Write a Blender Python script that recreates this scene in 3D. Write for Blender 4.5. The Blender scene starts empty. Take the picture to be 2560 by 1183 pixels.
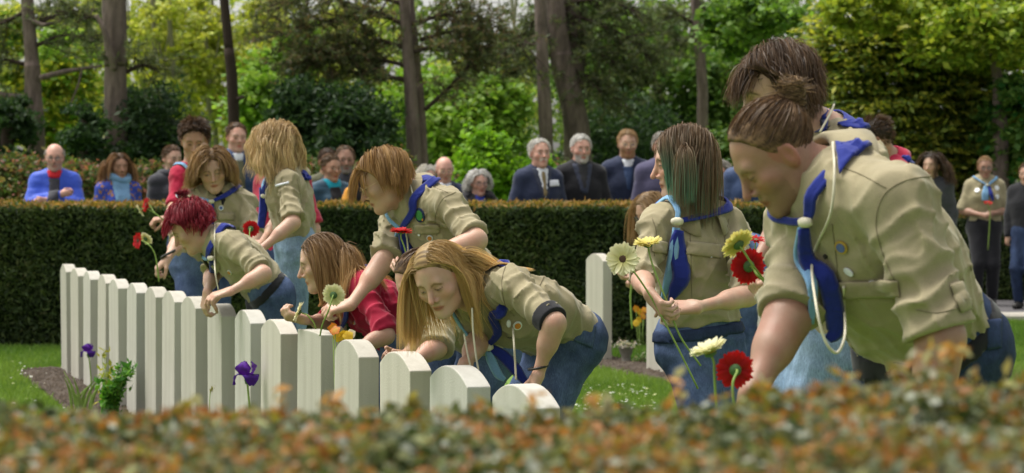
import bpy, math, random
import numpy as np
from mathutils import Vector
from mathutils.bvhtree import BVHTree

# ------------------------------------------------------------------ camera, sky, sun, exposure
SC = bpy.context.scene
FPX, CX, CY, HORIZON, EYE = 5500.0, 1280.0, 591.5, 477.0, 1.35
PITCH = math.atan((CY - HORIZON) / FPX)
cam_d = bpy.data.cameras.new('camera')
cam = bpy.data.objects.new('camera', cam_d)
SC.collection.objects.link(cam)
cam.location = (0, 0, EYE)
cam.rotation_euler = (math.pi / 2 - PITCH, 0, 0)
cam_d.sensor_width = 36.0
cam_d.lens = 36.0 * FPX / 2560.0
cam_d.clip_start, cam_d.clip_end = 0.1, 2000
cam_d.dof.use_dof = True
cam_d.dof.focus_distance = 7.3
cam_d.dof.aperture_fstop = 6.4
SC.camera = cam

SUN_ELEV, SUN_AZ = math.radians(68), math.radians(-70)   # azimuth from +Y (away from camera) towards +X
world = bpy.data.worlds.new('World')
SC.world = world
world.use_nodes = True
wn = world.node_tree
wn.nodes.clear()
sky = wn.nodes.new('ShaderNodeTexSky')
sky.sky_type = 'NISHITA'
sky.sun_disc = False
sky.sun_elevation = SUN_ELEV
sky.sun_rotation = SUN_AZ
sky.air_density, sky.dust_density, sky.ozone_density = 1.0, 4.0, 0.4
hs = wn.nodes.new('ShaderNodeHueSaturation')
hs.inputs['Saturation'].default_value = 0.15
bg = wn.nodes.new('ShaderNodeBackground')
bg.inputs['Strength'].default_value = 0.10
wo = wn.nodes.new('ShaderNodeOutputWorld')
wn.links.new(sky.outputs[0], hs.inputs['Color'])
warm = wn.nodes.new('ShaderNodeMix'); warm.data_type = 'RGBA'; warm.blend_type = 'MULTIPLY'
warm.inputs[0].default_value = 1.0; warm.inputs[7].default_value = (1.0, 0.985, 0.94, 1)
wn.links.new(hs.outputs[0], warm.inputs[6])
wn.links.new(warm.outputs[2], bg.inputs['Color'])
wn.links.new(bg.outputs[0], wo.inputs[0])
sun_d = bpy.data.lights.new('sun', 'SUN')
sun_d.energy = 1.5
sun_d.angle = math.radians(32)
sun_d.color = (1.0, 0.965, 0.89)
sun = bpy.data.objects.new('sun', sun_d)
SC.collection.objects.link(sun)
_sd = Vector((math.sin(SUN_AZ) * math.cos(SUN_ELEV), math.cos(SUN_AZ) * math.cos(SUN_ELEV), math.sin(SUN_ELEV)))
sun.rotation_euler = _sd.to_track_quat('Z', 'Y').to_euler()
SC.view_settings.view_transform = 'Standard'
SC.view_settings.look = 'None'
SC.view_settings.exposure = 1.28
SC.view_settings.gamma = 1.0
SC.render.engine = 'CYCLES'
SC.cycles.max_bounces = 6
SC.cycles.transparent_max_bounces = 6
SC.cycles.use_denoising = True

# ------------------------------------------------------------------ small helpers
RNG = np.random.default_rng(11)
random.seed(5)
COL = SC.collection
A = np.array
f32 = np.float32
_st, _ct = math.sin(PITCH), math.cos(PITCH)

def W(px, py, D):
    """world point on the ground plan at distance D from the camera that is seen at photo pixel (px, py)"""
    xc, yc = (px - CX) / FPX, -(py - CY) / FPX
    d = A([xc, yc * _st + _ct, yc * _ct - _st])
    return A([0, 0, EYE]) + d * (D / d[1])

def nrm(v):
    v = A(v, float)
    n = np.linalg.norm(v, axis=-1, keepdims=True)
    return v / np.maximum(n, 1e-9)

def link(o, parent=None):
    COL.objects.link(o)
    if parent is not None:
        o.parent = parent
    return o

def tag(o, label=None, cat=None, group=None, kind=None):
    if label: o['label'] = label
    if cat: o['category'] = cat
    if group: o['group'] = group
    if kind: o['kind'] = kind
    return o

def empty(name, loc, label=None, cat=None, group=None):
    o = bpy.data.objects.new(name, None)
    o.location = loc
    o.empty_display_size = 0.1
    link(o)
    return tag(o, label, cat, group)

def mesh_data(name, V, F, mat=None, col=None, smooth=True):
    """V (n,3); F (m,3|4) int array or list of faces"""
    me = bpy.data.meshes.new(name)
    V = np.asarray(V, f32)
    if isinstance(F, np.ndarray):
        k = F.shape[1]
        me.vertices.add(len(V)); me.vertices.foreach_set('co', V.ravel())
        me.loops.add(F.size); me.loops.foreach_set('vertex_index', F.astype(np.int32).ravel())
        me.polygons.add(len(F))
        me.polygons.foreach_set('loop_start', np.arange(0, F.size, k, dtype=np.int32))
        me.polygons.foreach_set('loop_total', np.full(len(F), k, np.int32))
        me.update(calc_edges=True)
    else:
        me.from_pydata([tuple(map(float, v)) for v in V], [], [tuple(map(int, f)) for f in F])
    if smooth:
        me.polygons.foreach_set('use_smooth', np.ones(len(me.polygons), bool))
    if col is not None:
        c = np.ones((len(V), 4), f32); c[:, :3] = col
        at = me.attributes.new('Col', 'FLOAT_COLOR', 'POINT')
        at.data.foreach_set('color', c.ravel())
    if mat is not None:
        me.materials.append(mat)
    return me

def mobj(name, V, F, mat, parent=None, col=None, smooth=True):
    """one mesh object; world coordinates are kept when the parent sits elsewhere"""
    V = np.asarray(V, float)
    if parent is not None:
        p = parent
        off = A(p.location)
        while p.parent is not None:
            p = p.parent
            off = off + A(p.location)
        V = V - off
    me = mesh_data(name, V, F, mat, col, smooth)
    return link(bpy.data.objects.new(name, me), parent)

def merge(parts):
    Vs, Fs, n = [], [], 0
    for V, F in parts:
        Vs.append(np.asarray(V, float)); Fs.append(np.asarray(F, int) + n); n += len(V)
    return np.concatenate(Vs), np.concatenate(Fs)

# value noise, vectorised
_TAB = np.random.default_rng(3).uniform(-1, 1, 65536).astype(f32)
def vnoise(P):
    P = np.asarray(P, f32)
    I = np.floor(P).astype(np.int64); T = P - I
    T = T * T * (3 - 2 * T)
    h = lambda i, j, k: _TAB[((i * 73856093) ^ (j * 19349663) ^ (k * 83492791)) & 65535]
    x, y, z = I[..., 0], I[..., 1], I[..., 2]
    a, b, c = T[..., 0], T[..., 1], T[..., 2]
    l = lambda u, v, t: u + (v - u) * t
    return l(l(l(h(x, y, z), h(x + 1, y, z), a), l(h(x, y + 1, z), h(x + 1, y + 1, z), a), b),
             l(l(h(x, y, z + 1), h(x + 1, y, z + 1), a), l(h(x, y + 1, z + 1), h(x + 1, y + 1, z + 1), a), b), c)

# ------------------------------------------------------------------ materials
def mat_new(name):
    m = bpy.data.materials.new(name)
    m.use_nodes = True
    nt = m.node_tree
    b = nt.nodes['Principled BSDF']
    return m, nt, b

def N(nt, t, **kw):
    n = nt.nodes.new(t)
    for k, v in kw.items():
        if k in n.inputs: n.inputs[k].default_value = v
        else: setattr(n, k, v)
    return n

def mix_rgb(nt, fac, a, b, mode='MIX'):
    n = nt.nodes.new('ShaderNodeMix'); n.data_type = 'RGBA'; n.blend_type = mode
    for sock, v in ((n.inputs[0], fac), (n.inputs[6], a), (n.inputs[7], b)):
        if hasattr(v, 'links') or isinstance(v, bpy.types.NodeSocket): nt.links.new(v, sock)
        else: sock.default_value = v if not isinstance(v, tuple) or len(v) == 4 else (*v, 1)
    return n.outputs[2]

def ramp(nt, src, stops):
    r = nt.nodes.new('ShaderNodeValToRGB')
    e = r.color_ramp.elements
    while len(e) > len(stops): e.remove(e[-1])
    while len(e) < len(stops): e.new(0.5)
    for k, (p, c) in enumerate(stops):
        e[k].position = p; e[k].color = (*c, 1) if len(c) == 3 else c
    nt.links.new(src, r.inputs[0])
    return r.outputs[0]

def noise(nt, scale, detail=3.0, rough=0.55, coord='Object', stretch=None):
    tc = nt.nodes.new('ShaderNodeTexCoord')
    n = N(nt, 'ShaderNodeTexNoise', Scale=scale, Detail=detail, Roughness=rough)
    src = tc.outputs[coord]
    if stretch:
        mp = nt.nodes.new('ShaderNodeMapping'); mp.inputs['Scale'].default_value = stretch
        nt.links.new(src, mp.inputs[0]); src = mp.outputs[0]
    nt.links.new(src, n.inputs['Vector'])
    return n.outputs['Fac']

def bump(nt, b, height, strength=0.3, dist=0.01, prev=None):
    n = N(nt, 'ShaderNodeBump', Strength=strength, Distance=dist)
    nt.links.new(height, n.inputs['Height'])
    if prev is not None: nt.links.new(prev, n.inputs['Normal'])
    nt.links.new(n.outputs[0], b.inputs['Normal'])
    return n.outputs[0]

def cloth_mat(name, c, rough=0.85, var=0.16, bmp=0.35, wr=22, sheen=0.15):
    m, nt, b = mat_new(name)
    n1 = noise(nt, 6, 4)
    lo = tuple(x * (1 - var) for x in c); hi = tuple(min(1, x * (1 + var)) for x in c)
    cc = ramp(nt, n1, [(0.3, lo), (0.7, hi)])
    n2 = noise(nt, 420, 2, 0.6)
    cc = mix_rgb(nt, 0.18, cc, ramp(nt, n2, [(0.3, (0.25,) * 3), (0.7, (0.8,) * 3)]), 'OVERLAY')
    nt.links.new(cc, b.inputs['Base Color'])
    b.inputs['Roughness'].default_value = rough
    b.inputs['Sheen Weight'].default_value = sheen
    b.inputs['Specular IOR Level'].default_value = 0.2
    tc = nt.nodes.new('ShaderNodeTexCoord')
    nz = N(nt, 'ShaderNodeTexNoise', Scale=wr * 0.55, Detail=3.0, Roughness=0.5, Distortion=1.2)
    nz.noise_type = 'RIDGED_MULTIFRACTAL'
    nt.links.new(tc.outputs['Object'], nz.inputs['Vector'])
    p = bump(nt, b, nz.outputs['Fac'], bmp, 0.010)
    bump(nt, b, n2, 0.15, 0.001, p)
    return m

def denim_mat(name, c, fade):
    m, nt, b = mat_new(name)
    n1 = noise(nt, 5, 4, 0.6)
    cc = ramp(nt, n1, [(0.32, c), (0.72, fade)])
    n2 = noise(nt, 500, 2, 0.6, stretch=(1, 1, 0.15))
    cc = mix_rgb(nt, 0.45, cc, ramp(nt, n2, [(0.3, (0.15,) * 3), (0.75, (0.9,) * 3)]), 'OVERLAY')
    cc = mix_rgb(nt, 0.5, cc, ramp(nt, noise(nt, 18, 4, 0.65, stretch=(1, 1, 0.35)), [(0.35, (0.3,) * 3), (0.7, (0.75,) * 3)]), 'OVERLAY')
    nt.links.new(cc, b.inputs['Base Color'])
    b.inputs['Roughness'].default_value = 0.85
    b.inputs['Specular IOR Level'].default_value = 0.2
    p = bump(nt, b, noise(nt, 26, 3, 0.55), 0.35, 0.01)
    bump(nt, b, n2, 0.2, 0.001, p)
    return m

def attr_mat(name, rough=0.5, spec=0.3, sss=0.0, bmp=None, transl=0.0, tint=(1.0, 1.0, 0.55)):
    m, nt, b = mat_new(name)
    at = N(nt, 'ShaderNodeAttribute', attribute_name='Col')
    col = at.outputs['Color']
    b.inputs['Roughness'].default_value = rough
    b.inputs['Specular IOR Level'].default_value = spec
    if sss:
        b.inputs['Subsurface Weight'].default_value = sss
        b.inputs['Subsurface Radius'].default_value = (1.0, 0.35, 0.2)
        b.inputs['Subsurface Scale'].default_value = 0.012
        col = mix_rgb(nt, 0.25, col, ramp(nt, noise(nt, 45, 4, 0.6), [(0.3, (0.38, 0.36, 0.36)), (0.7, (0.6, 0.6, 0.6))]), 'OVERLAY')
    nt.links.new(col, b.inputs['Base Color'])
    if bmp:
        bump(nt, b, noise(nt, bmp[0], 3), bmp[1], bmp[2])
    if transl:
        out = nt.nodes['Material Output']
        t = nt.nodes.new('ShaderNodeBsdfTranslucent')
        nt.links.new(mix_rgb(nt, 1.0, col, (*tint, 1), 'MULTIPLY'), t.inputs['Color'])
        mx = nt.nodes.new('ShaderNodeMixShader'); mx.inputs[0].default_value = transl
        nt.links.new(b.outputs[0], mx.inputs[1]); nt.links.new(t.outputs[0], mx.inputs[2])
        nt.links.new(mx.outputs[0], out.inputs['Surface'])
    return m

def plain_mat(name, c, rough=0.5, spec=0.4, metal=0.0):
    m, nt, b = mat_new(name)
    n1 = noise(nt, 30, 3)
    nt.links.new(ramp(nt, n1, [(0.3, tuple(x * 0.85 for x in c)), (0.7, tuple(min(1, x * 1.12) for x in c))]), b.inputs['Base Color'])
    b.inputs['Roughness'].default_value = rough
    b.inputs['Specular IOR Level'].default_value = spec
    b.inputs['Metallic'].default_value = metal
    return m

M = {}
M['skin'] = attr_mat('skin', 0.48, 0.4, 0.06, (260, 0.25, 0.002))
M['hair'] = attr_mat('hair', 0.5, 0.35, transl=0.35, tint=(1.0, 0.95, 0.85))
M['leaf'] = attr_mat('leaf', 0.5, 0.25, transl=0.45)
M['petal'] = attr_mat('petal', 0.55, 0.25, transl=0.3, tint=(1.0, 0.97, 0.85))
# ------------------------------------------------------------------ smooth solid modelling: blended solids -> quad mesh
def cap(a, b, ra, rb, k=0.03, op=0, fd=None, fl=1.0):
    return ('c', A(a, f32), A(b, f32), float(ra), float(rb), k, op, None if fd is None else A(nrm(fd), f32), float(fl))

def ell(c, R, r, k=0.02, op=0):
    return ('e', A(c, f32), A(R, f32), A(r, f32), k, op)

def prim_d(pr, P):
    if pr[0] == 'c':
        _, a, b, ra, rb, k, op, fd, fl = pr
        Q = P - a
        ba = b - a
        sc = 1.0
        if fd is not None:
            s = (1.0 / fl - 1.0)
            Q = Q + (Q @ fd)[..., None] * (s * fd)
            ba = ba + (ba @ fd) * s * fd
            sc = min(1.0, fl) ** 0.6
        L2 = float(ba @ ba)
        t = np.clip((Q @ ba) / max(L2, 1e-9), 0, 1)
        d = np.linalg.norm(Q - t[..., None] * ba, axis=-1) - (ra + (rb - ra) * t)
        return d * sc
    _, c, R, r, k, op = pr
    Q = (P - c) @ R
    k0 = np.linalg.norm(Q / r, axis=-1)
    k1 = np.linalg.norm(Q / (r * r), axis=-1)
    return k0 * (k0 - 1.0) / np.maximum(k1, 1e-6)

def smin(a, b, k):
    h = np.maximum(k - np.abs(a - b), 0) / k
    return np.minimum(a, b) - h * h * k * 0.25

def prims_eval(prims, P):
    d = np.full(P.shape[:-1], 9.0, f32)
    for pr in prims:
        di = prim_d(pr, P)
        if pr[-1] if pr[0] == 'e' else pr[6]:
            d = -smin(-d, di, pr[4] if pr[0] == 'e' else pr[5])
        else:
            d = smin(d, di, pr[4] if pr[0] == 'e' else pr[5])
    return d

def is_sub(pr): return pr[5] if pr[0] == 'e' else pr[6]
def kof(pr): return pr[4] if pr[0] == 'e' else pr[5]

def mesh_sdf(prims, h, post=None, B=6):
    lo = np.full(3, 1e9); hi = -lo
    for pr in prims:
        if is_sub(pr): continue
        if pr[0] == 'c':
            r = max(pr[3], pr[4]) * max(1, pr[8])
            for p in (pr[1], pr[2]):
                lo = np.minimum(lo, p - r); hi = np.maximum(hi, p + r)
        else:
            r = float(pr[3].max()); lo = np.minimum(lo, pr[1] - r); hi = np.maximum(hi, pr[1] + r)
    lo -= 0.03; hi += 0.03
    bs = B * h
    nb = np.ceil((hi - lo) / bs).astype(int) + 1
    gi = np.stack(np.meshgrid(*[np.arange(n) for n in nb], indexing='ij'), -1).reshape(-1, 3)
    C = (lo + (gi + 0.5) * bs).astype(f32)
    R = bs * 0.5 * 1.7321
    DI = np.stack([prim_d(pr, C) for pr in prims])          # (np, nb)
    d = np.full(len(C), 9.0, f32)
    for pr, di in zip(prims, DI):
        d = -smin(-d, di, kof(pr)) if is_sub(pr) else smin(d, di, kof(pr))
    dm = d if post is None else post(C, d)
    act = np.abs(dm) < R * 1.35 + 0.004
    gi, C, d, DI = gi[act], C[act], d[act], DI[:, act]
    off = np.stack(np.meshgrid(*[np.arange(B + 1)] * 3, indexing='ij'), -1).reshape(-1, 3)
    P = (lo + (gi[:, None, :] * B + off[None]) * h).astype(f32)
    D = np.full(P.shape[:2], 9.0, f32)
    dpos = np.min(np.where(np.array([is_sub(p) for p in prims])[:, None], 9.0, DI), axis=0)
    for pr, di in zip(prims, DI):
        keep = np.nonzero(di < (np.abs(dpos) if is_sub(pr) else dpos) + 2.3 * R + kof(pr))[0]
        if len(keep) == 0: continue
        dd = prim_d(pr, P[keep])
        D[keep] = -smin(-D[keep], dd, kof(pr)) if is_sub(pr) else smin(D[keep], dd, kof(pr))
    if post is not None:
        D = post(P.reshape(-1, 3), D.reshape(-1)).reshape(D.shape)
    n1 = B + 1
    F = D.reshape(-1, n1, n1, n1)
    S = F < 0
    cs = [(i, j, k) for i in (0, 1) for j in (0, 1) for k in (0, 1)]
    cnt = sum(S[:, i:i + B, j:j + B, k:k + B].astype(np.int8) for i, j, k in cs)
    bi, ii, jj, kk = np.nonzero((cnt > 0) & (cnt < 8))
    if len(bi) == 0: return np.zeros((0, 3)), np.zeros((0, 4), int)
    vals = {c: F[bi, ii + c[0], jj + c[1], kk + c[2]] for c in cs}
    acc = np.zeros((len(bi), 3)); num = np.zeros(len(bi))
    for c in cs:
        for ax in range(3):
            if c[ax]: continue
            e = list(c); e[ax] = 1; e = tuple(e)
            a, b = vals[c], vals[e]
            m = (a < 0) != (b < 0)
            t = np.where(m, a / np.where(m, a - b, 1), 0)
            p = np.tile(A(c, float), (len(bi), 1)); p[:, ax] += t
            acc += p * m[:, None]; num += m
    cell = gi[bi] * B + np.stack([ii, jj, kk], -1)
    V = lo + (cell + acc / num[:, None]) * h
    NY, NZ = int(nb[1] * B + 3), int(nb[2] * B + 3)
    key = ((cell[:, 0] + 1) * NY + cell[:, 1] + 1) * NZ + cell[:, 2] + 1
    order = np.argsort(key); skey = key[order]
    step = (NY * NZ, NZ, 1)
    quads = []
    for ax in range(3):
        e = [0, 0, 0]; e[ax] = 1
        a, b = vals[(0, 0, 0)], vals[tuple(e)]
        sel = np.nonzero((a < 0) != (b < 0))[0]
        u, v = step[(ax + 1) % 3], step[(ax + 2) % 3]
        ks = [key[sel], key[sel] - u, key[sel] - u - v, key[sel] - v]
        ids, ok = [], np.ones(len(sel), bool)
        for q in ks:
            pos = np.minimum(np.searchsorted(skey, q), len(skey) - 1)
            ok &= skey[pos] == q
            ids.append(order[pos])
        Q = np.stack(ids, -1)[ok]
        fl = (a[sel] >= 0)[ok]
        Q[fl] = Q[fl][:, ::-1]
        quads.append(Q)
    return V, np.concatenate(quads)

# ------------------------------------------------------------------ sweeps
def tube(pts, rad, n=8, flat=1.0, up=(0, 0, 1), capends=True):
    P = np.asarray(pts, float); m = len(P)
    rad = np.broadcast_to(np.asarray(rad, float), (m,))
    T = nrm(np.gradient(P, axis=0))
    U = A(up, float)
    V, F = [], []
    X = None
    for i in range(m):
        if X is None:
            X = np.cross(T[i], U)
            if np.linalg.norm(X) < 1e-3: X = np.cross(T[i], (1, 0, 0))
        X = nrm(X - T[i] * (X @ T[i])); Y = np.cross(X, T[i])
        for j in range(n):
            a = 2 * math.pi * j / n
            V.append(P[i] + rad[i] * (math.cos(a) * X + flat * math.sin(a) * Y))
    for i in range(m - 1):
        for j in range(n):
            F.append((i * n + j, i * n + (j + 1) % n, (i + 1) * n + (j + 1) % n, (i + 1) * n + j))
    V, F = A(V), A(F)
    if capends:
        V = np.concatenate([V, P[:1], P[-1:]]); c0 = m * n
        F = np.concatenate([F, A([(c0, (j + 1) % n, j, c0) for j in range(n)]), A([(c0 + 1, (m - 1) * n + j, (m - 1) * n + (j + 1) % n, c0 + 1) for j in range(n)])])
    return V, F

def tri_clean(F):
    return [tuple(dict.fromkeys(f)) for f in F.tolist()]

def spline(pts, n):
    P = np.asarray(pts, float)
    if len(P) < 3:
        t = np.linspace(0, 1, n)[:, None]
        return P[0] + (P[-1] - P[0]) * t
    Q = np.concatenate([[2 * P[0] - P[1]], P, [2 * P[-1] - P[-2]]])
    out = []
    ts = np.linspace(0, len(P) - 1 - 1e-6, n)
    for t in ts:
        i = int(t); u = t - i
        p0, p1, p2, p3 = Q[i], Q[i + 1], Q[i + 2], Q[i + 3]
        out.append(0.5 * ((2 * p1) + (p2 - p0) * u + (2 * p0 - 5 * p1 + 4 * p2 - p3) * u * u + (3 * p1 - p0 - 3 * p2 + p3) * u ** 3))
    return A(out)

def strip(pts, wdir, widths, thick=0.004):
    """a thick folded band along pts; wdir = unit width vectors; slightly ridged cross section"""
    P = np.asarray(pts, float); m = len(P)
    wd = nrm(np.broadcast_to(np.asarray(wdir, float), P.shape))
    T = nrm(np.gradient(P, axis=0)); Nn = nrm(np.cross(wd, T))
    w = np.broadcast_to(np.asarray(widths, float), (m,))
    prof = [(-1, 0), (-0.5, 0.9), (0.05, 0.15), (0.5, 1.0), (1, 0), (0, -1.0)]
    V = []
    for i in range(m):
        for a, b in prof:
            V.append(P[i] + wd[i] * w[i] * a * 0.5 + Nn[i] * thick * b)
    k = len(prof)
    F = [(i * k + j, i * k + (j + 1) % k, (i + 1) * k + (j + 1) % k, (i + 1) * k + j) for i in range(m - 1) for j in range(k)]
    F += [tuple(range(k))[::-1], tuple(range((m - 1) * k, m * k))]
    return A(V), F

def lerp(a, b, t): return A(a) + (A(b) - A(a)) * t

def sstep(a, b, x):
    t = np.clip((x - a) / (b - a), 0, 1)
    return t * t * (3 - 2 * t)
# ------------------------------------------------------------------ the place: ground, hedges, headstones, trees
def box_sheet(x0, x1, y0, y1, z):
    return A([(x0, y0, z), (x1, y0, z), (x1, y1, z), (x0, y1, z)]), [(0, 1, 2, 3)]

m, nt, b = mat_new('lawn'); M['lawn'] = m
c1 = ramp(nt, noise(nt, 1.2, 4), [(0.3, (0.09, 0.18, 0.022)), (0.7, (0.15, 0.25, 0.035))])
c1 = mix_rgb(nt, 0.5, c1, ramp(nt, noise(nt, 60, 3), [(0.3, (0.07, 0.15, 0.015)), (0.7, (0.17, 0.28, 0.045))]))
nt.links.new(c1, b.inputs['Base Color']); b.inputs['Roughness'].default_value = 0.9; bump(nt, b, noise(nt, 90, 2), 0.6, 0.02)
m, nt, b = mat_new('soil'); M['soil'] = m
nt.links.new(ramp(nt, noise(nt, 40, 5, 0.7), [(0.3, (0.022, 0.015, 0.010)), (0.7, (0.085, 0.060, 0.040))]), b.inputs['Base Color'])
b.inputs['Roughness'].default_value = 0.95; bump(nt, b, noise(nt, 30, 4), 0.9, 0.03)
M['asphalt'] = plain_mat('grey_path', (0.10, 0.095, 0.10), 0.9, 0.2)
M['kerb'] = plain_mat('pale_kerb', (0.42, 0.39, 0.34), 0.85, 0.2)
m, nt, b = mat_new('limestone'); M['stone'] = m
c1 = ramp(nt, noise(nt, 3.0, 5), [(0.3, (0.45, 0.43, 0.38)), (0.7, (0.52, 0.50, 0.45))])
c1 = mix_rgb(nt, 0.5, c1, ramp(nt, noise(nt, 9, 4, 0.6, stretch=(1, 1, 0.08)), [(0.35, (0.34, 0.32, 0.27)), (0.62, (0.52, 0.50, 0.45))]))
c1 = mix_rgb(nt, ramp(nt, noise(nt, 55, 3, 0.7), [(0.70, (0, 0, 0)), (0.78, (0.6, 0.6, 0.6))]), c1, (0.30, 0.27, 0.21, 1))
oi = nt.nodes.new('ShaderNodeObjectInfo')
c1 = mix_rgb(nt, 1.0, c1, ramp(nt, oi.outputs['Random'], [(0.0, (0.86, 0.86, 0.84)), (0.5, (1.0, 0.98, 0.95)), (1.0, (0.93, 0.95, 0.97))]), 'MULTIPLY')
nt.links.new(c1, b.inputs['Base Color']); b.inputs['Roughness'].default_value = 0.85; b.inputs['Specular IOR Level'].default_value = 0.25
bump(nt, b, noise(nt, 140, 3, 0.7), 0.35, 0.004)
m, nt, b = mat_new('bark'); M['bark'] = m
c1 = ramp(nt, noise(nt, 9, 6, 0.65, stretch=(1, 1, 0.22)), [(0.3, (0.05, 0.036, 0.030)), (0.55, (0.155, 0.115, 0.098)), (0.75, (0.235, 0.18, 0.155))])
nt.links.new(c1, b.inputs['Base Color']); b.inputs['Roughness'].default_value = 0.95
bump(nt, b, noise(nt, 14, 5, 0.65, stretch=(1, 1, 0.25)), 1.0, 0.05)
M['bark_dark'] = plain_mat('dark_bark', (0.05, 0.037, 0.03), 0.95, 0.1)
M['bark_pale'] = plain_mat('pale_bark', (0.20, 0.19, 0.13), 0.95, 0.1)
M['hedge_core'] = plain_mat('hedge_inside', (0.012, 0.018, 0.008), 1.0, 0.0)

# ground
n_ = 90
gx = np.concatenate([np.linspace(-400, -12, 12), np.linspace(-10, 10, 40), np.linspace(12, 400, 12)])
gy = np.concatenate([[-60, -20], np.linspace(-5, 30, 60), np.linspace(33, 700, 14)])
X, Y = np.meshgrid(gx, gy)
Z = 0.012 * vnoise(np.stack([X * 0.8, Y * 0.8, X * 0], -1)) * (np.abs(X) < 11) - 0.012
V = np.stack([X, Y, Z], -1).reshape(-1, 3)
nx, ny = len(gx), len(gy)
F = A([(j * nx + i, j * nx + i + 1, (j + 1) * nx + i + 1, (j + 1) * nx + i) for j in range(ny - 1) for i in range(nx - 1)])
tag(mobj('ground', V, F, M['lawn']), kind='structure')

# row geometry
RA = math.radians(18.4)
ROWD = A([-math.sin(RA), math.cos(RA), 0]); ROWN = A([math.cos(RA), math.sin(RA), 0])
def row1(i): return A([0.047, 6.19, 0]) + ROWD * 0.65 * i

def bed(name, a, b_, w, seed):
    n = 80; P = [lerp(a, b_, t) for t in np.linspace(0, 1, n)]
    V = []
    for k, q in enumerate(P):
        for j in range(9):
            u = (j / 8 * 2 - 1)
            e = w * (1 + 0.10 * vnoise(A([k * 0.35, seed, 0.0]))) * u
            z = 0.004 + 0.03 * (1 - u * u) + 0.014 * float(vnoise(A([k * 0.9, j * 0.9, seed]))) * (1 - abs(u))
            V.append(q + ROWN * e + A([0, 0, max(0.004, z)]))
    F = A([(k * 9 + j, k * 9 + j + 1, (k + 1) * 9 + j + 1, (k + 1) * 9 + j) for k in range(n - 1) for j in range(8)])
    return tag(mobj(name, V, F, M['soil']), kind='structure')
bed('soil_bed', row1(-1.5) - ROWN * 0.08, row1(16.6) - ROWN * 0.08, 0.25, 1.0)
R2 = W(1497, 905, 17.35); R2[2] = 0
bed('soil_bed', R2 - ROWD * 6 , R2 + ROWD * 0.9, 0.26, 7.0)

rgb_ = np.random.default_rng(91)
def clods(a, b_, w, n):
    t = rgb_.uniform(0, 1, n); u = rgb_.uniform(-1, 1, n)
    P = A(a) + (A(b_) - A(a)) * t[:, None] + ROWN * (u * w)[:, None] + A([0, 0, 1]) * (0.006 + 0.03 * (1 - u * u))[:, None]
    r = rgb_.uniform(0.006, 0.020, n)
    O = A([(1, 0, 0), (-0.5, 0.87, 0), (-0.5, -0.87, 0), (0.1, 0, 0.9)])
    an = rgb_.uniform(0, 6.28, n); ca, sa = np.cos(an), np.sin(an)
    R = np.stack([np.stack([ca, -sa, 0 * ca], -1), np.stack([sa, ca, 0 * ca], -1), np.stack([0 * ca, 0 * ca, 1 + 0 * ca], -1)], 1)
    V = (P[:, None, :] + np.einsum('nij,kj->nki', R, O) * r[:, None, None]).reshape(-1, 3)
    F = (np.arange(n)[:, None, None] * 4 + A([(0, 1, 3), (1, 2, 3), (2, 0, 3)])[None]).reshape(-1, 3)
    return tag(mobj('soil_clods', V, F, M['soil'], smooth=False), 'loose crumbs of dark soil along a row of headstones', 'soil', kind='stuff')
clods(row1(-1.5) - ROWN * 0.08, row1(16.6) - ROWN * 0.08, 0.26, 3800)
clods(R2 - ROWD * 6, R2 + ROWD * 0.9, 0.26, 1600)

# path with kerb at the far right
V, F = box_sheet(3.4, 40, 23.1, 27.0, 0.006); tag(mobj('path', V, F, M['asphalt'], smooth=False), kind='structure')
V = []; prof = [(22.75, -0.02), (22.75, 0.05), (22.78, 0.075), (23.07, 0.075), (23.1, 0.05), (23.1, -0.02)]
for x_ in (3.4, 40): V += [(x_, y_, z_) for y_, z_ in prof]
tag(mobj('kerb', V, [(i, i + 1, i + 7, i + 6) for i in range(5)] + [(0, 1, 2, 3, 4, 5), (11, 10, 9, 8, 7, 6)], M['kerb'], smooth=False), kind='structure')

# headstones
def stone_mesh(w, h, t, rise, seed, taper=0.0):
    pts = [(-w / 2 - taper, -0.25)]
    for k in range(17):
        a = k / 16 * 2 - 1
        pts.append((a * w / 2, h - rise * a * a))
    pts.append((w / 2 + taper, -0.25))
    n = len(pts)
    V = [(x_, -t / 2, z_) for x_, z_ in pts] + [(x_, t / 2, z_) for x_, z_ in pts]
    F = [tuple(range(n)), tuple(range(2 * n - 1, n - 1, -1))] + [(i, n + i, n + (i + 1) % n, (i + 1) % n) for i in range(n)]
    return mesh_data('headstone', V, F, M['stone'], smooth=False)
def headstone(loc, label, h=0.81, rise=0.055, w=0.38, t=0.076, rz=0.0, taper=0.0, tilt=0.0, seed=0, group='headstones in rows'):
    o = bpy.data.objects.new('headstone', stone_mesh(w, h, t, rise, seed, taper))
    o.location = loc; o.rotation_euler = (tilt, 0, RA + math.pi / 2 + rz)
    bv = o.modifiers.new('b', 'BEVEL'); bv.width = 0.004; bv.segments = 2; bv.limit_method = 'ANGLE'; bv.angle_limit = 0.6
    link(o); return tag(o, label, 'headstone', group)
ORD = ['nearest', 'second', 'third', 'fourth', 'fifth', 'sixth', 'seventh', 'eighth', 'ninth', 'tenth', 'eleventh', 'twelfth', 'thirteenth', 'fourteenth', 'fifteenth', 'sixteenth']
rs = random.Random(4)
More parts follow.
